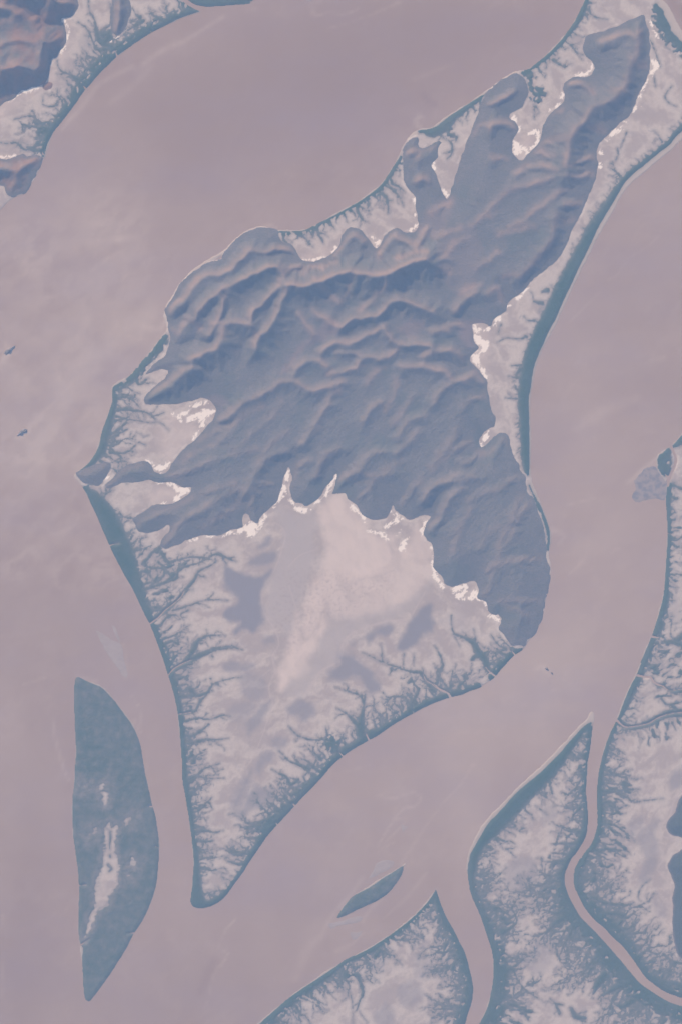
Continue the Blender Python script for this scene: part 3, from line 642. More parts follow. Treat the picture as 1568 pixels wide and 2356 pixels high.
BROAD = np.array([[float(v) for v in r.split(',')] for r in '''300,900,420,300,.25
250,1500,450,420,.50
700,1300,300,200,.30
120,1900,300,300,.25
450,2250,300,420,-.05
150,2600,300,200,-.12
1000,380,600,330,-.50
1500,250,500,300,-.45
1900,80,500,200,-.40
700,560,250,250,-.20
1350,700,300,150,-.10
900,880,500,200,-.05
2400,900,250,400,-.05
2560,1500,150,260,-.20
2300,1500,220,400,.25
2450,2150,260,380,.35
2200,2600,350,260,.40
2000,2800,350,260,.42
1700,3000,400,300,.30
1350,3300,400,300,.15
1100,3650,450,300,.05
900,3950,400,300,-.15
100,3300,120,700,-.15
60,3800,250,350,-.35
600,4000,300,200,-.10
330,3000,90,260,-.15
700,3100,100,500,.10
1900,3350,120,300,.25
1800,3750,160,300,-.02
30,3050,70,500,.15'''.split('\n')])
MUDBANKS = [(a, P(s)) for a, s in [r.split('|') for r in '''long pale mud bank beside the narrow channel west of the big island|J 605,35 640,50 700,92 745,110 768,130 775,200 800,300 795,335 770,322 740,270 690,205 650,135 620,75
thin mud spit curving above the long pale mud bank|J 700,0 722,10 742,60 757,110 735,85 715,45 705,10
broad grey mud bank below the mangrove point on the east shore|I 1290,320 1340,270 1400,262 1425,300 1465,335 1472,400 1460,468 1400,462 1330,475 1280,487 1252,452 1275,400 1268,350
small triangular mud bank upstream of the lens shaped island|N 1105,315 1125,325 1148,325 1128,345 1112,365 1103,345
low mud bank touching the northern tip of the lens shaped island|N 950,560 1000,540 1060,550 1040,585 960,630 900,655 930,600
curled mud bank south of the lens shaped island|N 785,990 830,992 860,985 842,1015 805,1042 788,1020
flat mud bank off the southern tip of the lens shaped island|N 650,940 720,925 790,900 860,895 845,925 750,945 700,955 662,972'''.split('\n')]]
ROCKS = [('D', 58, 786, 40, 13, 38, 'larger dark rock islet in the muddy water, nearer the top of the photo'),
         ('D', 142, 1297, 36, 13, 30, 'dark rock islet with a notch in the muddy water off the salt flats'),
         ('L', 718, 274, 14, 7, -38, 'dark rock at the upper end of the pair in the eastern channel'),
         ('L', 750, 301, 10, 5, -42, 'smaller rock at the lower end of the pair in the eastern channel')]

# ---------------------------------------------------------------- survey grid and field tools
STEP = 3.0
xs = np.concatenate([np.arange(-620, -60, 10.0), np.arange(-60, 2790, STEP), np.arange(2790, 3360, 10.0)])
ys = np.concatenate([np.arange(-620, -60, 10.0), np.arange(-60, 4160, STEP), np.arange(4160, 4730, 10.0)])
NX, NY = len(xs), len(ys)
GX, GY = np.meshgrid(xs.astype(np.float32), ys.astype(np.float32))


def curve(p, closed=False, res=9.0):
    """Catmull-Rom through the points, resampled."""
    p = np.asarray(p, float)
    n = len(p)
    if n < 2:
        return p
    if closed:
        q = np.vstack([p[-1:], p, p[:2]])
        m = n
    else:
        q = np.vstack([2 * p[0] - p[1], p, 2 * p[-1] - p[-2]])
        m = n - 1
    out = []
    for i in range(m):
        a, b, c, d = q[i], q[i + 1], q[i + 2], q[i + 3]
        L = np.hypot(*(c - b)[:2])
        k = max(1, min(int(L / res), 60))
        # centripetal-ish: limit overshoot by scaling tangents
        la, lc = max(np.hypot(*(b - a)[:2]), 1e-3), max(np.hypot(*(d - c)[:2]), 1e-3)
        t1 = (c - a) * (L / (la + L))
        t2 = (d - b) * (L / (lc + L))
        t = np.arange(k)[:, None] / k
        h = 2 * t**3 - 3 * t**2 + 1, t**3 - 2 * t**2 + t, -2 * t**3 + 3 * t**2, t**3 - t**2
        out.append(h[0] * b + h[1] * t1 + h[2] * c + h[3] * t2)
    out = np.vstack(out)
    if not closed:
        out = np.vstack([out, p[-1:]])
    return out


def win(x0, x1, y0, y1):
    return (np.searchsorted(xs, x0), np.searchsorted(xs, x1), np.searchsorted(ys, y0), np.searchsorted(ys, y1))


def near(a, b, reach):
    """window, distance, parameter along a-b and offset for the cells within reach of the segment"""
    i0, i1, j0, j1 = win(min(a[0], b[0]) - reach, max(a[0], b[0]) + reach, min(a[1], b[1]) - reach, max(a[1], b[1]) + reach)
    if i0 >= i1 or j0 >= j1:
        return None
    X, Y = GX[j0:j1, i0:i1], GY[j0:j1, i0:i1]
    dx, dy = b[0] - a[0], b[1] - a[1]
    L2 = dx * dx + dy * dy + 1e-9
    t = np.clip(((X - a[0]) * dx + (Y - a[1]) * dy) / L2, 0, 1)
    ox, oy = X - (a[0] + t * dx), Y - (a[1] + t * dy)
    return (slice(j0, j1), slice(i0, i1)), np.sqrt(ox * ox + oy * oy), t, ox, oy


def strokes(lines, reach=40.0, res=9.0, smooth=True):
    """max over all strokes of (half-width - distance)"""
    f = np.full((NY, NX), -reach, np.float32)
    for p in lines:
        q = curve(p, False, res) if smooth else p
        for a, b in zip(q[:-1], q[1:]):
            w = near(a, b, reach + max(a[2], b[2]))
            if w is None:
                continue
            s, d, t = w[:3]
            np.maximum(f[s], (a[2] + (b[2] - a[2]) * t - d).astype(np.float32), out=f[s])
    return f


def inside(poly):
    tog = np.zeros((NY, NX), np.uint8)
    q = np.vstack([poly, poly[:1]])
    for a, b in zip(q[:-1], q[1:]):
        if a[1] == b[1]:
            continue
        lo, hi = (a, b) if a[1] < b[1] else (b, a)
        j0, j1 = np.searchsorted(ys, lo[1]), np.searchsorted(ys, hi[1])
        if j0 >= j1:
            continue
        yy = ys[j0:j1]
        xx = lo[0] + (hi[0] - lo[0]) * (yy - lo[1]) / (hi[1] - lo[1])
        ii = np.searchsorted(xs, xx)
        ok = ii < NX
        np.add.at(tog, (np.arange(j0, j1)[ok], ii[ok]), 1)
    return (np.cumsum(tog, axis=1) % 2).astype(bool)


def sdf(poly, reach=40.0, res=9.0, smooth=True):
    """signed distance to a closed outline, positive inside, clamped at +-reach"""
    q = curve(poly, True, res) if smooth else np.asarray(poly)
    ins = inside(q)
    d = np.full((NY, NX), reach, np.float32)
    r = np.vstack([q, q[:1]])
    for a, b in zip(r[:-1], r[1:]):
        w = near(a, b, reach)
        if w is not None:
            np.minimum(d[w[0]], w[1].astype(np.float32), out=d[w[0]])
    return np.where(ins, d, -d)


PERM = RNG.permutation(512)
PERM = np.concatenate([PERM, PERM])
GRAD = np.stack([np.cos(np.arange(512) * 2.399963), np.sin(np.arange(512) * 2.399963)], 1).astype(np.float32)


def perlin(X, Y):
    xi, yi = np.floor(X).astype(np.int32), np.floor(Y).astype(np.int32)
    xf, yf = X - xi, Y - yi
    u, v = xf**3 * (xf * (xf * 6 - 15) + 10), yf**3 * (yf * (yf * 6 - 15) + 10)

    def g(ax, ay):
        k = PERM[PERM[(xi + ax) & 511] + ((yi + ay) & 511)]
        return GRAD[k, 0] * (xf - ax) + GRAD[k, 1] * (yf - ay)
    a, b, c, d = g(0, 0), g(1, 0), g(0, 1), g(1, 1)
    return (a + (b - a) * u + (c - a) * v + (a - b - c + d) * u * v) * 1.5


def noise(size, octaves=3, seed=0, angle=None, stretch=1.0, warp=None, ridged=False, X=None, Y=None):
    X = GX if X is None else X
    Y = GY if Y is None else Y
    if warp is not None:
        X, Y = X + warp[0], Y + warp[1]
    if angle is not None:
        c, s = math.cos(math.radians(angle)), math.sin(math.radians(angle))
        X, Y = (X * c + Y * s) / stretch, -X * s + Y * c
    f, amp, tot = 0.0, 1.0, 0.0
    k = 1.0 / size
    for o in range(octaves):
        n = perlin((X * k + seed * 17.31 + o * 5.7).astype(np.float32), (Y * k + seed * 9.17 + o * 3.3).astype(np.float32))
        if ridged:
            n = 1 - 2 * np.abs(n)
        f = f + amp * n
        tot += amp
        amp *= 0.5
        k *= 2.03
    return (f / tot).astype(np.float32)


def smooth(x, a, b):
    t = np.clip((x - a) / (b - a), 0, 1)
    return t * t * (3 - 2 * t)


def blur(f, n=1):
    for _ in range(n):
        g = f.copy()
        g[1:-1] = (f[:-2] + 2 * f[1:-1] + f[2:]) / 4
        f = g.copy()
        f[:, 1:-1] = (g[:, :-2] + 2 * g[:, 1:-1] + g[:, 2:]) / 4
    return f


def soft(polys, edge=14.0, rough=10.0, seed=50):
    """weighted union of outlines with ragged soft edges, 0..1"""
    f = np.zeros((NY, NX), np.float32)
    n = noise(46, 3, seed) * rough
    for wgt, p in polys:
        f = np.maximum(f, wgt * smooth(sdf(p, 50) + n, -edge, edge))
    return f


def soft_strokes(lst, seed=60, rough=6.0, fall=1.0):
    f = np.zeros((NY, NX), np.float32)
    n = 1 + noise(30, 2, seed) * rough * .1
    for wgt, p in lst:
        q = curve(p, False, 14)
        g = np.zeros((NY, NX), np.float32)
        for a, b in zip(q[:-1], q[1:]):
            w = near(a, b, 2.6 * max(a[2], b[2]) + 2)
            if w is None:
                continue
            s, d, t = w[:3]
            r = (a[2] + (b[2] - a[2]) * t) * fall
            np.maximum(g[s], np.exp(-(d / np.maximum(r, .5))**2).astype(np.float32), out=g[s])
        f += wgt * g * n
    return f


# ---------------------------------------------------------------- build the fields
ANG = None
W1 = (noise(60, 3, 1) * 14, noise(60, 3, 2) * 14)
land_f = {}
for k, p in LAND.items():
    land_f[k] = sdf(p, 60) + noise(26, 3, 3) * 1.6
land_all = np.maximum.reduce(list(land_f.values()))
print('land', time.time() - T0)
beach = strokes(BEACH, 20) + noise(22, 3, 4) * 3.0 + noise(75, 2, 29) * 4.0
carve = strokes(CARVE, 20) + noise(18, 2, 5) * 1.0

hill_f = {}
for k, p in HILLS.items():
    hill_f[k] = sdf(p, 110) + noise(34, 4, 6) * 6.0
hill_all = np.maximum.reduce(list(hill_f.values()))
print('hills', time.time() - T0)

# relief: crests as asymmetric tents, the sunless side steeper
LX, LY = -0.50, -0.866
tent = np.zeros((NY, NX), np.float32)
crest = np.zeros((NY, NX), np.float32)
wob = 1 + .26 * noise(40, 3, 7)
lump = 1 + .42 * noise(85, 3, 19)
for h0, h1, wl, wd, p in RIDGES:
    if max(h0, h1) < 31:
        h0, h1, wl, wd = h0 * .40, h1 * .40, wl * 1.25, wd * 1.3
    elif max(h0, h1) > 50:
        wl, wd = wl * 1.15, wd * 1.15
    else:
        h0, h1, wl, wd = h0 * .78, h1 * .78, wl * 1.15, wd * 1.2
    q = curve(p, False, 12)
    cum = np.concatenate([[0], np.cumsum(np.hypot(*np.diff(q, axis=0).T))])
    cum /= cum[-1]
    for i in range(len(q) - 1):
        reach = max(wl, wd) * 1.3
        w = near(q[i], q[i + 1], reach)
        if w is None:
            continue
        s, d, t, ox, oy = w
        dn = np.maximum(d, 1e-3)
        side = .5 + .5 * np.clip((ox * LX + oy * LY) / dn * 1.5, -1, 1)
        half = (wd + (wl - wd) * side) * wob[s]
        h = h0 + (h1 - h0) * (cum[i] + (cum[i + 1] - cum[i]) * t)
        fr = np.clip(1 - d / half, 0, 1)
        z = h * lump[s] * (fr * (.72 + .28 * fr))
        np.maximum(tent[s], z.astype(np.float32), out=tent[s])
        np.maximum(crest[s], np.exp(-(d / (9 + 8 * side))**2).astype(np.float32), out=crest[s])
print('ridges', time.time() - T0)
jw = np.clip((np.arange(NY)[:, None] + noise(44, 3, 27) * 4.2).round().astype(int), 0, NY - 1)
iw = np.clip((np.arange(NX)[None, :] + noise(44, 3, 28) * 4.2).round().astype(int), 0, NX - 1)
tent, crest = tent[jw, iw], crest[jw, iw]
hd = np.clip(hill_all, 0, 110)
base = 6 * smooth(hd, 0, 36) + 20 * smooth(hd, 14, 110)
big = noise(150, 3, 10)
hill_h = base + blur(tent, 3) * smooth(hd, -4, 34) + noise(95, 4, 8, angle=-42, stretch=1.5, warp=W1) * 4.5 * smooth(hd, 0, 60) + noise(24, 3, 9, warp=W1) * 2.2 * smooth(hd, 0, 30)


def erode(h, mask, cell, rounds, k, creep):
    """running water cuts a branching network of ravines (implicit stream power on the steepest path)"""
    ny, nx = h.shape
    h = h.copy()
    off = [(-1, -1), (-1, 0), (-1, 1), (0, -1), (0, 1), (1, -1), (1, 0), (1, 1)]
    flat_idx = np.arange(ny * nx).reshape(ny, nx)
    for r in range(rounds):
        hp = np.pad(h, 1, mode='edge')
        best_s = np.full(h.shape, 0.0, np.float32)
        rec = flat_idx.copy()
        low = np.full(h.shape, 1e9, np.float32)
        for dy, dx in off:
            nb = hp[1 + dy:ny + 1 + dy, 1 + dx:nx + 1 + dx]
            sl = (h - nb) / (cell * math.hypot(dx, dy))
            m = sl > best_s
            best_s = np.where(m, sl, best_s)
            rec = np.where(m, np.clip(flat_idx + dy * nx + dx, 0, ny * nx - 1), rec)
            low = np.minimum(low, nb)
        pit = (best_s <= 0) & mask
        h = np.where(pit, low + .02, h)
        cells = np.nonzero(mask.ravel())[0]
        hf = h.ravel()
        order = cells[np.argsort(hf[cells])]
        recl, ol, hl = rec.ravel().tolist(), order.tolist(), hf.tolist()
        area = [1.0] * (ny * nx)
        for c in reversed(ol):
            q = recl[c]
            if q != c:
                area[q] += area[c]
        for c in ol:
            q = recl[c]
            if q != c:
                f = k * area[c] ** .5
                b = hl[q]
                if hl[c] > b:
                    hl[c] = (hl[c] + f * b) / (1 + f)
        h2 = np.array(hl, np.float32).reshape(ny, nx)
        if creep:
            hp = np.pad(h2, 1, mode='edge')
            lap = hp[:-2, 1:-1] + hp[2:, 1:-1] + hp[1:-1, :-2] + hp[1:-1, 2:] - 4 * h2
            h2 = np.where(mask, h2 + creep * lap, h2)
        h = h2
    return h


CELL = 5.0
ex, ey = np.arange(-240, 2967, CELL), np.arange(-240, 4337, CELL)
jj, ii = np.searchsorted(ys, ey), np.searchsorted(xs, ex)
h0_ = np.where(hill_all > 0, hill_h, 0)[np.ix_(jj, ii)].astype(np.float32)
mk_ = hill_all[np.ix_(jj, ii)] > 1
h1_ = erode(h0_, mk_, CELL, ER_N, ER_K, ER_C)
dz = h1_ - h0_
# back to the fine grid, bilinear
fx, fy = np.clip((xs - ex[0]) / CELL, 0, len(ex) - 1.001), np.clip((ys - ey[0]) / CELL, 0, len(ey) - 1.001)
x0, y0 = fx.astype(int), fy.astype(int)
tx, ty = (fx - x0)[None, :].astype(np.float32), (fy - y0)[:, None].astype(np.float32)
g = lambda a, b: dz[np.ix_(y0 + b, x0 + a)]
dz = (g(0, 0) * (1 - tx) + g(1, 0) * tx) * (1 - ty) + (g(0, 1) * (1 - tx) + g(1, 1) * tx) * ty
hill_h = blur(hill_h + blur(dz, 1), 3) * (.90 + .30 * smooth(np.maximum(hill_f['northwest'], hill_f['southwest']), -10, 10))
print('erosion', time.time() - T0)
hill_h = hill_h * (1 - .75 * smooth(hill_f['east'], -20, 5))
strata = noise(13, 3, 18, angle=-48, stretch=3.2, warp=W1) * smooth(GY, 1350, 1700) * 1.9 + noise(11, 3, 11, warp=W1) * .9
hill_h = hill_h + strata * smooth(hd, 2, 30)
# the slopes away from the sun end at their foot: no steeper than the light
run = np.full((NY, NX), 150.0, np.float32)
for t in np.arange(150.0, 2.0, -6.0):
    jj = np.clip(np.searchsorted(ys, ys - LY * t), 0, NY - 1)
    ii = np.clip(np.searchsorted(xs, xs - LX * t), 0, NX - 1)
    run = np.where(hill_all[np.ix_(jj, ii)] < 0, t, run)
run = blur(run, 3)
hill_h = np.minimum(hill_h, .78 * run + 2.0)
hill_h = np.where(hill_all > 0, np.maximum(hill_h, .2 * hill_all), hill_all * .6)
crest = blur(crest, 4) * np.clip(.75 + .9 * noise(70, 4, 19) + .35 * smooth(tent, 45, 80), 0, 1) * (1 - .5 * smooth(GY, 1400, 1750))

# ---------------------------------------------------------------- mangroves
gully = []


def grow(x, y, ang, length, w0, depth):
    n = max(2, int(length / 8))
    pts = [[x, y, w0]]
    a = ang
    for i in range(n):
        a += RNG.normal(0, .20)
        a += (ang - a) * .12
        x += 8 * math.cos(a)
        y += 8 * math.sin(a)
        pts.append([x, y, w0 * (1 - (i + 1) / n) + .9])
        if depth > 0 and RNG.rand() < .20 and i > 0:
            grow(x, y, a + RNG.choice([-1, 1]) * RNG.uniform(.45, .95), length * (1 - i / n) * RNG.uniform(.4, .8), pts[-1][2] * .8, depth - 1)
    gully.append(np.array(pts))


def sample(f, x, y):
    return f[min(max(np.searchsorted(ys, y), 0), NY - 1), min(max(np.searchsorted(xs, x), 0), NX - 1)]


belts = []
for p, reach, every in BELTS:
    q = curve(p, False, 9)
    belts.append(q)
    if reach <= 0:
        continue
    acc = 0.0
    for a, b in zip(q[:-1], q[1:]):
        L = np.hypot(*(b - a)[:2])
        acc += L
        if acc < every * .62 * RNG.uniform(.5, 1.6):
            continue
        acc = 0.0
        nx, ny = -(b[1] - a[1]) / L, (b[0] - a[0]) / L
        if sample(land_all, a[0] + nx * 22, a[1] + ny * 22) < sample(land_all, a[0] - nx * 22, a[1] - ny * 22):
            nx, ny = -nx, -ny
        w = a[2]
        ang = math.atan2(ny, nx) + RNG.normal(0, .32)
        grow(a[0] + nx * w * .6, a[1] + ny * w * .6, ang, w * .4 + reach * RNG.choice([.45, .8, 1.2, 1.7]) * RNG.uniform(.7, 1.2), RNG.uniform(3.0, 8.5), 3)
m_belt = strokes(belts, 40, smooth=False) + noise(30, 3, 12) * 8 + noise(10, 2, 13) * 2.5
side = len(gully)
for p in CREEKS:
    q = curve(p, False, 9)
    for a, b in zip(q[:-1], q[1:]):
        if a[2] > 3.2 and RNG.rand() < .26:
            t = math.atan2(b[1] - a[1], b[0] - a[0]) + RNG.choice([-1, 1]) * RNG.uniform(.5, 1.25)
            grow(a[0], a[1], t, a[2] + RNG.uniform(8, 38), RNG.uniform(1.8, 4.0), 2)
thinner = [np.column_stack([p[:, :2], p[:, 2] * .72]) for p in CREEKS]
m_creek = strokes(thinner, 40) + noise(17, 3, 14) * 5.0 + noise(8, 2, 15) * 2.2
m_gully = strokes(gully, 30, smooth=False)
jw = np.clip((np.arange(NY)[:, None] + noise(34, 3, 72) * 4.5).round().astype(int), 0, NY - 1)
iw = np.clip((np.arange(NX)[None, :] + noise(34, 3, 73) * 4.5).round().astype(int), 0, NX - 1)
m_gully = m_gully[jw, iw] + noise(14, 3, 16) * 4.0
m_stand = np.maximum.reduce([sdf(p, 40) for p in STANDS]) + noise(26, 4, 17) * 11
print('mangrove strokes', time.time() - T0)
m_mot = np.full((NY, NX), -40, np.float32)
inmot = np.zeros((NY, NX), np.float32)
for i, (p, ang, share) in enumerate(MOTTLE):
    s = sdf(p, 40)
    n = noise(24, 3, 20 + i, angle=ang, stretch=2.1, warp=W1)
    j0 = smooth(s, -30, 24)
    m_mot = np.maximum(m_mot, np.where(s > -35, (n - .42 + share * .55) * 34 - 26 * (1 - j0), -40))
    inmot = np.maximum(inmot, j0)
coast_d = np.clip(land_all, 0, 60)
# open pads of mud inside the deeper belts
pad = noise(20, 2, 41, warp=W1)
m_belt = m_belt - inmot * np.maximum(0, pad - .10) * 130 * smooth(coast_d, 7, 22)
m_stand = m_stand - np.maximum(0, pad + .05) * 60 * smooth(coast_d, 12, 34)
mang = np.maximum.reduce([m_belt, m_creek, m_gully, m_stand, m_mot])
# the two river islands are wooded from shore to shore but for their salt pans
PANS = [P(s) for s in '''M 668,315 690,300 712,330 722,305 748,310 745,350 722,400 725,480 752,560 748,640 735,700 700,760 672,830 620,860 592,930 565,985 520,1050 545,970 560,900 590,830 600,740 612,640 640,560 650,480 660,400 650,350
M 648,105 668,108 684,150 672,195 655,198 640,160
J 625,1000 655,985 660,1020 640,1045 620,1030
J 525,990 540,1015 525,1018
M 815,570 850,555 845,580
M 780,640 810,635 805,650
M 800,275 840,250 830,275 785,300
M 560,360 610,360 600,390 555,385'''.split('\n')]
pan = np.maximum.reduce([sdf(p, 60) * (1.0 if i < 2 else .5) for i, p in enumerate(PANS)])
isl = np.maximum(land_f['west_island'], land_f['lens_island'])
pan_n = noise(34, 3, 43, angle=80, stretch=1.6) * 14 + noise(12, 3, 42, angle=-10, stretch=2.4) * 10
spots = strokes([P('M 690,365,5 694,400,7 688,440,4 689,470,1'), P('M 690,510,5 692,520,5'), P('M 680,570,9 700,595,7 685,610,4'), P('M 655,330,0.5 700,360,1')], 20)
isl_m = np.where(isl > -10, np.maximum(-(pan + pan_n) + 2, spots + 1), -40)
onisl = isl > -8
mang = np.where(onisl, isl_m, mang)
mang = np.minimum(mang, land_all + 3.0)
mang = np.minimum(mang, -hill_all + 4.0)
mang = np.minimum(mang, -carve * 1.2)
mang = np.clip(mang, -30, 40)
print('mangrove', time.time() - T0)

# ---------------------------------------------------------------- tidal flat height and surface masks
shore = np.maximum(land_all, np.minimum(beach, 8))
flat_h = np.where(land_all > 0, 1.3 + .9 * smooth(land_all, 0, 12), -1.0)
flat_h = np.maximum(flat_h, np.where(beach > -6, np.clip(beach * .16, -1.5, .75), -1.5))
flat_h = np.minimum(flat_h, np.where(carve > -6, -carve * .35 + .0, 9))
flat_h = np.where((land_all < -1) & (beach < 0), np.minimum(flat_h, np.clip(land_all, -10, 0) * .3), flat_h)
flat_h = flat_h + noise(40, 3, 44) * .35 * (land_all > 4)

pools = soft(POOLS, 16, 14, 51)
mauve = soft(MAUVE, 22, 16, 52)
sand = soft(SAND, 24, 16, 53)
sand = np.clip(sand * (.86 + .40 * noise(46, 4, 55, angle=75, stretch=2.4, warp=W1)), 0, 1).astype(np.float32)
salt_d = strokes(SALT, 16)
braid = noise(10, 4, 54, angle=-50, stretch=1.7, warp=(W1[0] * .8, W1[1] * .8), ridged=True)
salt = smooth(salt_d * .8 + braid * 12 - 4.0 - 10.0 * smooth(noise(42, 3, 74), -.05, .25), -1.5, 2.0)
rim = np.exp(-((hill_all + 3.5) / (2.5 + 2.5 * noise(25, 2, 66)))**2) * smooth(noise(55, 3, 56), .02, .3)
levee = np.clip(soft_strokes([(1.0, p) for p in LEVEES], 57), 0, 1)
grit = smooth(sdf(GRIT, 50), -40, 40) * np.clip(noise(13, 3, 58, warp=W1), 0, 1)
wq = (W1[0] * 2.4, W1[1] * 2.4)
we = smooth(GX - .25 * GY, 500, 900)
ws = smooth(GX * .8 + GY, 4300, 4700)
flow = (noise(60, 5, 59, angle=-18, stretch=2.4, warp=wq) * (1 - we) + noise(60, 5, 60, angle=42, stretch=2.2, warp=wq) * we) * (1 - ws) + noise(56, 5, 67, angle=-40, stretch=2.0, warp=wq) * ws
fine = noise(14, 3, 61, angle=-40, stretch=1.5, warp=W1)
edge = np.exp(-np.clip(-mang, 0, 30) / 6.0) * (mang < 6)            # damp mud and scattered seedlings next to the trees
vein = smooth(noise(75, 4, 68, warp=wq, ridged=True), .86, .96) * smooth(mang, -40, -6) * .8
damp = np.clip(pools + vein + .13 * np.clip(-flow, 0, 1) + .25 * edge * (fine > -.3), 0, 1)
lobe = smooth(mang, -42, -9) * smooth(-mang, 1, 9)
pale = smooth(flow * 1.25 + .35 * fine + .55 * lobe - .12, -.25, .55) * (1 - .8 * pools)
thin = np.exp(-np.clip(mang, 0, 40) / 6.0) * .8 * smooth(coast_d, 9, 24) * np.clip(.75 + .6 * noise(15, 2, 63), 0, 1)
thin = np.maximum(thin, .72 * smooth(pan + noise(30, 3, 64) * 18, -50, 0) * onisl * np.clip(.7 + .7 * noise(24, 3, 65), 0, 1))
bed = smooth(beach, -1, 3) * smooth(-land_all, -3, 2)
canopy_tone = noise(120, 4, 70, angle=-20, stretch=1.6) * .6 + noise(16, 3, 71, angle=0, stretch=1.8) * .32
dark_stand = np.maximum.reduce([sdf(P(s), 30) for s in ('J 490,640 560,640 620,740 680,870 640,960 570,1015 520,960 480,880', 'G 300,480 350,520 420,600 480,690 400,720 370,690 330,600', 'G 420,800 480,800 530,900 510,1000 450,900', 'F 1045,0 990,120 910,280 840,430 770,590 690,750 635,890 603,1090 605,1250 607,1560 560,1500 545,1290 540,960 565,830 620,680 690,530 840,230 960,60', 'L 940,650 800,810 600,995 420,1180 310,1320 240,1450 260,1568 330,1400 480,1250 700,1010 960,720')])
canopy_tone = canopy_tone - .55 * smooth(dark_stand, -12, 20)
pale_stand = np.maximum.reduce([sdf(P(s), 30) for s in ('J 780,560 830,640 870,760 910,930 850,900 800,700', 'K 330,1180 430,1040 600,930 600,960 440,1120')])  # stands with a paler canopy
canopy_tone = canopy_tone + .35 * smooth(pale_stand, -20, 25)
print('flats', time.time() - T0)

# water masks
water_tint = np.zeros((NY, NX), np.float32)
for cx, cy, rx, ry, v in BROAD:
    water_tint += v * np.exp(-(((GX - cx) / rx)**2 + ((GY - cy) / ry)**2))  # broad silt tone, with lens vignetting painted into the darker patches
plume = soft_strokes(SHOAL, 80, 5.0)
drift = noise(210, 4, 81, angle=-35, stretch=1.8, warp=(W1[0] * 4, W1[1] * 4))
drift2 = noise(210, 4, 82, angle=78, stretch=2.6, warp=(W1[0] * 2, W1[1] * 2))
sw = smooth(GY - .35 * GX, 1700, 2300)
left = smooth(-GX, -760, -450) * smooth(GY, 700, 1000) * smooth(-GY, -2500, -2200)
curl = noise(62, 5, 83, angle=-35, stretch=1.6, warp=(W1[0] * 3, W1[1] * 3))
wisp = smooth(noise(85, 4, 85, angle=-38, stretch=2.0, warp=(W1[0] * 3.2, W1[1] * 3.2), ridged=True), .30, .95) * smooth(noise(260, 2, 86), -.25, .35)
shoalish = np.exp(-np.clip(-shore, 0, 60) / 14.0)
water_tint = np.clip(water_tint + plume * 1.25 + .30 * (drift * (1 - sw) + drift2 * sw) + .60 * curl * left + .05 * curl + wisp * (.20 + .40 * left) + .12 * shoalish * noise(50, 2, 84), -1, 1.2)
print('water', time.time() - T0)

# ---------------------------------------------------------------- scene helpers
scn = bpy.context.scene
COL = scn.collection
U = 0.1                                                       # survey unit -> scene unit


def wx(x):
    return (np.asarray(x) - 1363.0) * U


def wy(y):
    return (2048.0 - np.asarray(y)) * U


def tag(o, label=None, cat=None, group=None, kind=None):
    for k, v in (('label', label), ('category', cat), ('group', group), ('kind', kind)):
        if v:
            o[k] = v
    return o


def sheet(name, z, keep, mat, attrs=None, parent=None, ax=None, ay=None):
    """one mesh from the survey grid: the cells with any kept corner"""
    ax = xs if ax is None else ax
    ay = ys if ay is None else ay
    nx, ny = len(ax), len(ay)
    c = keep[:-1, :-1] | keep[1:, :-1] | keep[:-1, 1:] | keep[1:, 1:]
    jj, ii = np.nonzero(c)
    v00 = jj * nx + ii
    quads = np.stack([v00 + nx, v00 + nx + 1, v00 + 1, v00], 1).astype(np.int32)
    used = np.zeros(nx * ny, bool)
    used[quads.ravel()] = True
    remap = np.cumsum(used) - 1
    idx = np.nonzero(used)[0]
    co = np.empty((len(idx), 3), np.float32)
    co[:, 0] = wx(ax[idx % nx])
    co[:, 1] = wy(ay[idx // nx])
    co[:, 2] = z.ravel()[idx] * U
    org = None
    if parent is not None:
        co -= np.array(parent.location, np.float32)
    me = bpy.data.meshes.new(name)
    me.vertices.add(len(idx))
    me.vertices.foreach_set('co', co.ravel())
    q = remap[quads].astype(np.int32)
    me.loops.add(q.size)
    me.loops.foreach_set('vertex_index', q.ravel())
    me.polygons.add(len(q))
    me.polygons.foreach_set('loop_start', np.arange(0, q.size, 4, dtype=np.int32))
    me.polygons.foreach_set('use_smooth', np.ones(len(q), bool))
    me.update(calc_edges=True)
    for k, f in (attrs or {}).items():
        at = me.attributes.new(k, 'FLOAT', 'POINT')
        at.data.foreach_set('value', np.ascontiguousarray(f.ravel()[idx], np.float32))
    me.materials.append(mat)
    o = bpy.data.objects.new(name, me)
    COL.objects.link(o)
    if parent is not None:
        o.parent = parent
    return o


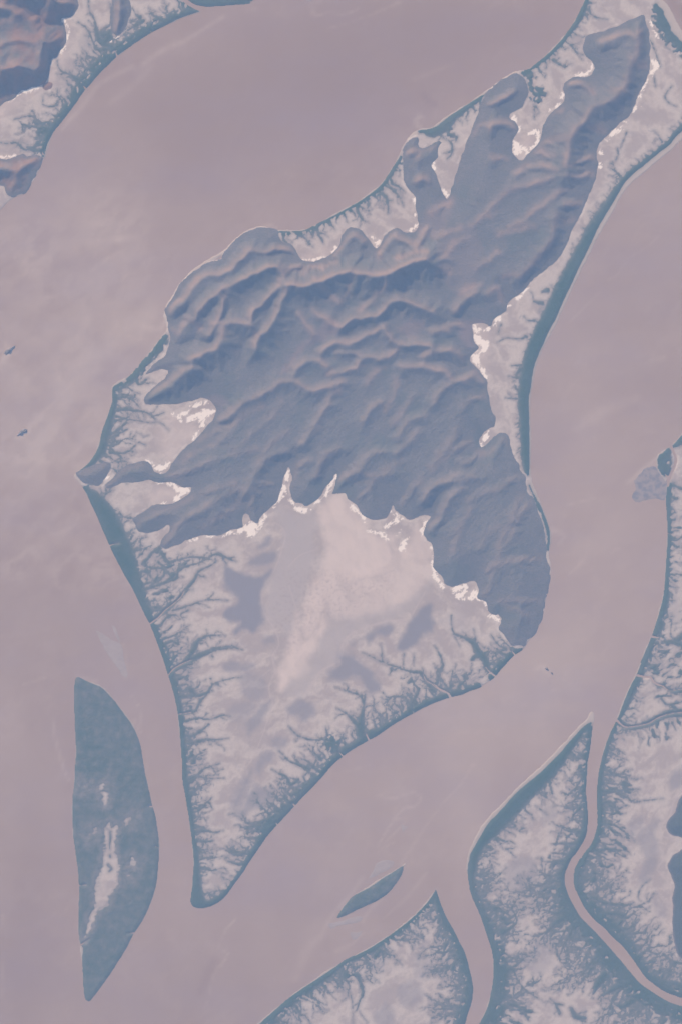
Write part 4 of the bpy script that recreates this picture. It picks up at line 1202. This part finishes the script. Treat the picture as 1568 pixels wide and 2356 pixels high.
class Mat:
    """small node-material builder"""

    def __init__(self, name, rough=.9, spec=.15):
        self.m = bpy.data.materials.new(name)
        self.m.use_nodes = True
        self.t = self.m.node_tree
        self.b = self.t.nodes['Principled BSDF']
        self.b.inputs['Roughness'].default_value = rough
        self.b.inputs['Specular IOR Level'].default_value = spec

    def attr(self, n):
        a = self.t.nodes.new('ShaderNodeAttribute')
        a.attribute_name = n
        return a.outputs['Fac']

    def noise(self, scale, detail=4, rough=.6, stretch=None):
        tc = self.t.nodes.new('ShaderNodeNewGeometry')
        n = self.t.nodes.new('ShaderNodeTexNoise')
        n.inputs['Scale'].default_value = scale
        n.inputs['Detail'].default_value = detail
        n.inputs['Roughness'].default_value = rough
        src = tc.outputs['Position']
        if stretch:
            mp = self.t.nodes.new('ShaderNodeMapping')
            mp.inputs['Rotation'].default_value = (0, 0, stretch[0])
            mp.inputs['Scale'].default_value = (stretch[1], stretch[2], 1)
            self.t.links.new(src, mp.inputs['Vector'])
            src = mp.outputs['Vector']
        self.t.links.new(src, n.inputs['Vector'])
        return n.outputs['Fac']

    def math(self, op, a, b=None, c=None, clamp=False):
        n = self.t.nodes.new('ShaderNodeMath')
        n.operation = op
        n.use_clamp = clamp
        for i, v in enumerate((a, b, c)):
            if v is None:
                continue
            if isinstance(v, (int, float)):
                n.inputs[i].default_value = v
            else:
                self.t.links.new(v, n.inputs[i])
        return n.outputs[0]

    def mix(self, fac, a, b):
        n = self.t.nodes.new('ShaderNodeMix')
        n.data_type = 'RGBA'
        n.clamp_factor = True
        for sock, v in ((n.inputs['Factor'], fac), (n.inputs[6], a), (n.inputs[7], b)):
            if isinstance(v, (int, float)):
                sock.default_value = v
            elif isinstance(v, tuple):
                sock.default_value = (*v, 1)
            else:
                self.t.links.new(v, sock)
        return n.outputs[2]

    def ramp(self, fac, stops):
        n = self.t.nodes.new('ShaderNodeValToRGB')
        e = n.color_ramp.elements
        while len(e) < len(stops):
            e.new(.5)
        for i, (p, c) in enumerate(stops):
            e[i].position = p
            e[i].color = (*c, 1)
        self.t.links.new(fac, n.inputs['Fac'])
        return n.outputs['Color']

    def out(self, col):
        self.t.links.new(col, self.b.inputs['Base Color'])
        return self.m

    def bump(self, h, strength, dist):
        n = self.t.nodes.new('ShaderNodeBump')
        n.inputs['Strength'].default_value = strength
        n.inputs['Distance'].default_value = dist
        self.t.links.new(h, n.inputs['Height'])
        self.t.links.new(n.outputs['Normal'], self.b.inputs['Normal'])


# ---------------------------------------------------------------- materials
k = Mat('silty_water', rough=.55, spec=.10)
f = k.math('MULTIPLY_ADD', k.attr('water_tone'), .42, .5)
f = k.math('ADD', f, k.math('MULTIPLY_ADD', k.noise(.09, 5, .62, (.6, .35, 1.0)), .14, -.07))
f = k.math('ADD', f, k.math('MULTIPLY_ADD', k.noise(1.6, 3, .6), .05, -.025), clamp=True)
c = k.ramp(f, [(0.0, C_WATER[0]), (.33, C_WATER[1]), (.66, C_WATER[2]), (1.0, C_WATER[3])])
c = k.mix(k.math('MULTIPLY_ADD', k.noise(.035, 5, .6, (.9, .45, 1.0)), 2.4, -1.05, True), c, k.mix(.5, c, C_CLEAR))
M_WATER = k.out(c)

k = Mat('tidal_mud', rough=.85)
c = k.mix(k.attr('pale'), C_MUD[0], C_MUD[1])
c = k.mix(k.math('MULTIPLY_ADD', k.noise(.9, 5, .65), 1.2, -.45, True), c, C_MUD[2])
c = k.mix(k.math('MULTIPLY_ADD', k.noise(2.6, 4, .7), 1.6, -.72, True), c, C_FLECK)
c = k.mix(k.attr('mauve'), c, C_MAUVE)
c = k.mix(k.attr('sand'), c, C_SAND)
c = k.mix(k.attr('grit'), c, C_GRIT)
c = k.mix(k.attr('levee'), c, C_LEVEE)
c = k.mix(k.attr('damp'), c, C_DAMP)
c = k.mix(k.attr('bed'), c, C_BEACH)
c = k.mix(k.attr('scrub'), c, C_SCRUB)
c = k.mix(k.attr('salt'), c, C_SALT)
M_MUD = k.out(c)

k = Mat('savanna_hillside', rough=.95, spec=.05)
n1 = k.noise(.20, 6, .62)
n2 = k.noise(1.3, 4, .7)
n3 = k.noise(2.4, 3, .75, (-.85, .5, 1.2))
c = k.mix(k.math('MULTIPLY_ADD', n1, 2.2, -.65, True), C_HILL[0], C_HILL[1])
c = k.mix(k.math('MULTIPLY_ADD', n2, 1.8, -.62, True), c, C_HILL[2])
c = k.mix(k.math('MULTIPLY_ADD', n3, 3.2, -1.25, True), c, C_HILL[3])
c = k.mix(k.attr('bush'), c, k.mix(n3, C_BUSH, C_HILL[3]))
c = k.mix(k.attr('bare'), c, C_BARE)
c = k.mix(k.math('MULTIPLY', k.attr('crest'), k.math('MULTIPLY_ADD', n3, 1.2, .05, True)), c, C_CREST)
c = k.mix(k.attr('wood'), c, k.mix(n2, C_WOOD[0], C_WOOD[1]))
c = k.mix(k.attr('rusty'), c, C_RUST)
c = k.mix(k.attr('foot'), c, C_FOOT)
M_HILL = k.out(c)
k.bump(k.math('ADD', n2, n3), .6, .4)

k = Mat('mangrove_leaves', rough=.9, spec=.1)
f = k.math('MULTIPLY_ADD', k.attr('tone'), .5, .5)
f = k.math('ADD', f, k.math('MULTIPLY_ADD', k.noise(1.5, 4, .7), .34, -.17), clamp=True)
M_TREES = k.out(k.mix(k.attr('thin'), k.ramp(f, [(0.0, C_TREE[0]), (.5, C_TREE[1]), (1.0, C_TREE[2])]), C_THIN))

k = Mat('wet_rock', rough=.8)
M_ROCK = k.out(k.mix(k.noise(1.2, 5, .7), (.15, .12, .09), (.30, .21, .14)))

k = Mat('bank_mud', rough=.8)
c = k.mix(k.math('MULTIPLY_ADD', k.noise(.5, 5, .65, (.6, .5, 1)), 2.4, -.8, True), C_BANK[0], C_BANK[1])
c = k.mix(k.attr('wet'), c, C_BANK[2])
M_BANK = k.out(c)

# ---------------------------------------------------------------- water: one sheet to the horizon
far = np.array([-20000, -12000, -7000, -4000, -2200, -1300, -800], float)
ax = np.concatenate([far, np.arange(-600, 3350, 12.0), 2726 - far[::-1]])
ay = np.concatenate([far, np.arange(-600, 4720, 12.0), 4096 - far[::-1]])
ji = np.clip(np.searchsorted(ys, ay), 0, NY - 1)
ii = np.clip(np.searchsorted(xs, ax), 0, NX - 1)
wt = water_tint[np.ix_(ji, ii)].copy()
o = sheet('water', np.zeros((len(ay), len(ax)), np.float32), np.ones((len(ay), len(ax)), bool), M_WATER, {'water_tone': wt}, ax=ax, ay=ay)
tag(o, 'muddy mauve estuary water with faint silt plumes around the islands', 'water', kind='structure')

# ---------------------------------------------------------------- land
hill_z = 1.6 + hill_h
ORDER = ['main', 'northwest', 'north', 'south', 'middle', 'east']
NEAR_LAND = {}
best = np.argmax(np.stack([land_f[k] for k in LAND]), axis=0)
owner = dict(zip(LAND, range(len(LAND))))
A_FLAT = dict(pale=pale, mauve=mauve, sand=sand, grit=grit * .8, levee=levee * .7, damp=damp, bed=bed, salt=np.maximum(salt, rim * .28),
              scrub=np.clip(edge * (.62 + .3 * fine), 0, 1))
foot = np.exp(-np.clip(hill_all, 0, None) / 4.0) * .22 * (noise(40, 2, 90) * .5 + .5)
rusty = np.zeros((NY, NX), np.float32)
rusty = np.maximum(rusty, .75 * smooth(np.maximum(hill_f['northwest'], hill_f['southwest']), -5, 30) * smooth(noise(70, 3, 91), -.4, .4))
rusty = np.maximum(rusty, .9 * (hill_f['knoll'] > -8))
rusty = np.maximum(rusty, .45 * np.exp(-np.clip(hill_f['east'], 0, None) / 4.0) * (hill_f['east'] > -10) * (noise(30, 2, 88) > -.1))
wood = smooth(hill_f['east'], 2, 14)
bushy = smooth(noise(170, 3, 94) + .35 * noise(24, 3, 98), .05, .55) * .6
bare = soft([(.7, P('E 420,900 470,800 560,740 700,690 720,640 640,600 560,690 470,760 400,850 340,940')), (.6, P('E 1080,650 1160,600 1240,620 1200,700 1120,690')),
             (.8, P('F 180,600 260,600 330,620 260,680 260,760 220,770 180,700')), (.8, P('H 720,620 800,600 900,580 1010,590 1110,570 1060,620 980,700 920,660 850,600')), (.5, P('D 1200,1100 1290,1080 1380,1070 1420,1110 1370,1150 1300,1110')),
             (.45, P('B 1290,1290 1350,1270 1420,1230 1420,1330 1300,1500 1200,1450')), (.35, P('E 1360,50 1568,20 1568,400 1420,420 1330,250'))], 16, 16, 99)
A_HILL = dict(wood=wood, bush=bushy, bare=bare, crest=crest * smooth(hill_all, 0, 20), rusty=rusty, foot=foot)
FLAT_LABEL = dict(main='pale tidal flats and salt pans of the big central island', northwest='pale tidal flat below the brown hills in the upper left corner',
                  north='thin mud shore cut off by the top edge of the photo', south='tidal flat of the low delta at the bottom centre',
                  middle='tidal flat of the wedge of delta between the two lower right channels', east='tidal flat along the right edge east of the narrow winding channel')
WOOD_LABEL = dict(main='mangrove forest fringing the big central island and its tidal creeks', northwest='mangrove belt along the curved shore in the upper left corner',
                  north='mangrove strip at the top edge left of the middle', south='mangrove fringe of the low delta at the bottom centre',
                  middle='mangrove forest of the delta wedge between the two lower right channels', east='mangrove forest along the right edge east of the narrow winding channel')
HILL_LABEL = dict(main='large bare topped hills with blue shaded ravines on the central island', point='low rounded wooded hill on the western point of the central island',
                  northwest='brown rocky hills in the upper left corner', narrow='narrow hill standing alone on the upper left tidal flat',
                  southwest='low brown hill at the left edge by the shore', east='flat dark wooded plateau at the lower right edge')
tree_h = 1.9 + noise(8, 2, 92) * 1.2 + noise(22, 2, 93) * .6
tree_z = np.maximum(flat_h, .4) + np.where(mang > 0, tree_h * smooth(mang, -1, 4) * (.30 + .75 * smooth(mang, 2, 16)), mang * .7)


def land_part(k):
    return (best == owner[k]) & (land_all > -58)


for k_ in ORDER:
    own = land_part(k_) | ((best == owner[k_]) & (beach > -4))
    keep = own & ((land_all > -9) | (beach > -4)) & (hill_all < 14)
    o = sheet('tidal_flat', flat_h, keep, M_MUD, A_FLAT)
    tag(o, FLAT_LABEL[k_], 'tidal flat', kind='structure')
    keep = own & (mang > -2.2) & (land_all > -1)
    o = sheet('mangrove_forest', tree_z, keep, M_TREES, {'tone': canopy_tone, 'thin': thin})
    tag(o, WOOD_LABEL[k_], 'mangrove forest', kind='stuff')
hk = list(HILLS)
hbest = np.argmax(np.stack([hill_f[k] for k in hk]), axis=0)
for k_ in hk:
    keep = (hbest == hk.index(k_)) & (hill_all > -7)
    if k_ == 'knoll':
        continue
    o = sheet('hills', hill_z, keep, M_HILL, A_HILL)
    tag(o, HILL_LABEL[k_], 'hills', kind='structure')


def empty(name, x, y):
    o = bpy.data.objects.new(name, None)
    o.location = (float(wx(x)), float(wy(y)), 0)
    o.empty_display_size = 5
    COL.objects.link(o)
    return o


bpy.context.view_layer.update()
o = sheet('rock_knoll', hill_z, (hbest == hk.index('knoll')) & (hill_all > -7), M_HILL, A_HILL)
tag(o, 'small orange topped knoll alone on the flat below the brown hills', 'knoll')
for k_, lab, cx, cy in (('west_island', 'long leaf shaped mangrove island with a pale salt pan down its middle', 330, 3400),
                        ('lens_island', 'small lens shaped mangrove island without any salt pan', 1480, 3570)):
    t = tag(empty('mangrove_island', cx, cy), lab, 'island')
    own = best == owner[k_]
    sheet('mud_shore', flat_h, own & ((land_all > -9) | (beach > -4)), M_MUD, A_FLAT, t)
    sheet('tree_canopy', tree_z, own & (mang > -2.2) & (land_all > -1), M_TREES, {'tone': canopy_tone, 'thin': thin}, t)

# mud banks barely above the tide
for lab, p in MUDBANKS:
    s = sdf(p, 24) + noise(16, 3, 95) * (5.0 if 'broad' in lab else 2.5)
    z = np.clip(s * .12, -1.2, .55) + noise(12, 2, 96) * .03
    wet = smooth(noise(26, 3, 97), .05, .5) + .5 * np.exp(-np.clip(s, 0, 30) / 3)
    if 'broad' in lab:
        wet = .35 + .65 * smooth(noise(22, 3, 97), -.25, .35)
    else:
        wet = wet * .15
    o = sheet('mud_bank', z, s > -6, M_BANK, {'wet': np.clip(wet, 0, 1)})
    tag(o, lab, 'mud bank', kind='structure')

# rock islets
for sh, px, py, a, b, rot, lab in ROCKS:
    cx, cy = SHEETS[sh][0] + px * KS, SHEETS[sh][1] + py * KS
    a, b = a * KS, b * KS
    nu, nv = 40, 14
    vs, fs = [], []
    rr = math.radians(rot)
    for j in range(nv + 1):
        f_ = j / nv
        for i in range(nu):
            th = 2 * math.pi * i / nu
            r = (1 - f_) ** .7
            w = 1 + .22 * math.sin(3 * th + px) + .12 * math.sin(7 * th + py) + .08 * math.sin(11 * th + 2 * px)
            x, y = a * r * w * math.cos(th), b * r * w * math.sin(th)
            z = -3 + (b * .75 + 5) * (1 - (1 - f_) ** 2.2) * (1 + .25 * math.sin(2.2 * x / a * 3 + px)) + .5 * math.sin(5 * th + 9 * f_)
            if j == 0:
                z = -3
            vs.append(((x * math.cos(rr) - y * math.sin(rr)) * U, (y * math.cos(rr) + x * math.sin(rr)) * U, z * U))
    for j in range(nv):
        for i in range(nu):
            i2 = (i + 1) % nu
            fs.append((j * nu + i, j * nu + i2, (j + 1) * nu + i2, (j + 1) * nu + i))
    fs.append(tuple(nv * nu + i for i in range(nu)))
    me = bpy.data.meshes.new('rock_islet')
    me.from_pydata(vs, [], fs)
    me.materials.append(M_ROCK)
    o = bpy.data.objects.new('rock_islet', me)
    o.location = (float(wx(cx)), float(wy(cy)), 0)
    COL.objects.link(o)
    tag(o, lab, 'rock islet', 'rock islets standing in the estuary')
print('meshes', time.time() - T0)

# ---------------------------------------------------------------- haze, light, camera
ALT = 4000.0
vs = [(x, y, z) for z in (-1.0 - .2, ALT + 12) for y in (-2010, 2010) for x in (-2010, 2010)]
me = bpy.data.meshes.new('haze')
me.from_pydata(vs, [], [(0, 2, 3, 1), (4, 5, 7, 6), (0, 1, 5, 4), (2, 6, 7, 3), (0, 4, 6, 2), (1, 3, 7, 5)])
hz = bpy.data.materials.new('haze')
hz.use_nodes = True
nt = hz.node_tree
nt.nodes.clear()
out = nt.nodes.new('ShaderNodeOutputMaterial')
pv = nt.nodes.new('ShaderNodeVolumePrincipled')
pv.inputs['Color'].default_value = (*HAZE_COL, 1)
pv.inputs['Density'].default_value = HAZE_DENS
pv.inputs['Anisotropy'].default_value = 0.0
nt.links.new(pv.outputs['Volume'], out.inputs['Volume'])
me.materials.append(hz)
o = bpy.data.objects.new('haze', me)
COL.objects.link(o)
tag(o, 'even blue grey haze over the whole estuary', 'haze', kind='stuff')

w = bpy.data.worlds.new('World')
scn.world = w
w.use_nodes = True
wn = w.node_tree
sky = wn.nodes.new('ShaderNodeTexSky')
sky.sky_type = 'NISHITA'
sky.sun_disc = False
sky.sun_elevation = math.radians(SUN_EL)
az = math.atan2(-LX, LY)                                      # to the sun, in the picture up and to the left
sunv = np.array([LX * math.cos(math.radians(SUN_EL)), -LY * math.cos(math.radians(SUN_EL)), math.sin(math.radians(SUN_EL))])
sky.sun_rotation = math.atan2(sunv[0], sunv[1])
wn.links.new(sky.outputs['Color'], wn.nodes['Background'].inputs['Color'])
wn.nodes['Background'].inputs['Strength'].default_value = SKY
ld = bpy.data.lights.new('sun', 'SUN')
ld.energy = SUN
ld.angle = math.radians(.53)
ld.color = (1.0, .93, .84)
lo = bpy.data.objects.new('sun', ld)
import mathutils
lo.rotation_euler = mathutils.Vector(tuple(sunv)).to_track_quat('Z', 'Y').to_euler()
lo.location = tuple(sunv * 300)
COL.objects.link(lo)

cd = bpy.data.cameras.new('camera')
cam = bpy.data.objects.new('camera', cd)
cam.location = (0, 0, ALT)
cd.sensor_fit = 'VERTICAL'
cd.sensor_height = 24.0
cd.lens = 12.0 / (204.8 / ALT)
cd.clip_start = 10
cd.clip_end = 12000
COL.objects.link(cam)
scn.camera = cam
scn.view_settings.view_transform = 'Standard'
scn.view_settings.look = 'None'
scn.view_settings.exposure = EXPOSURE
scn.view_settings.gamma = 1
scn.cycles.volume_bounces = 0
scn.cycles.max_bounces = 4
scn.cycles.use_denoising = True
print('done', time.time() - T0)
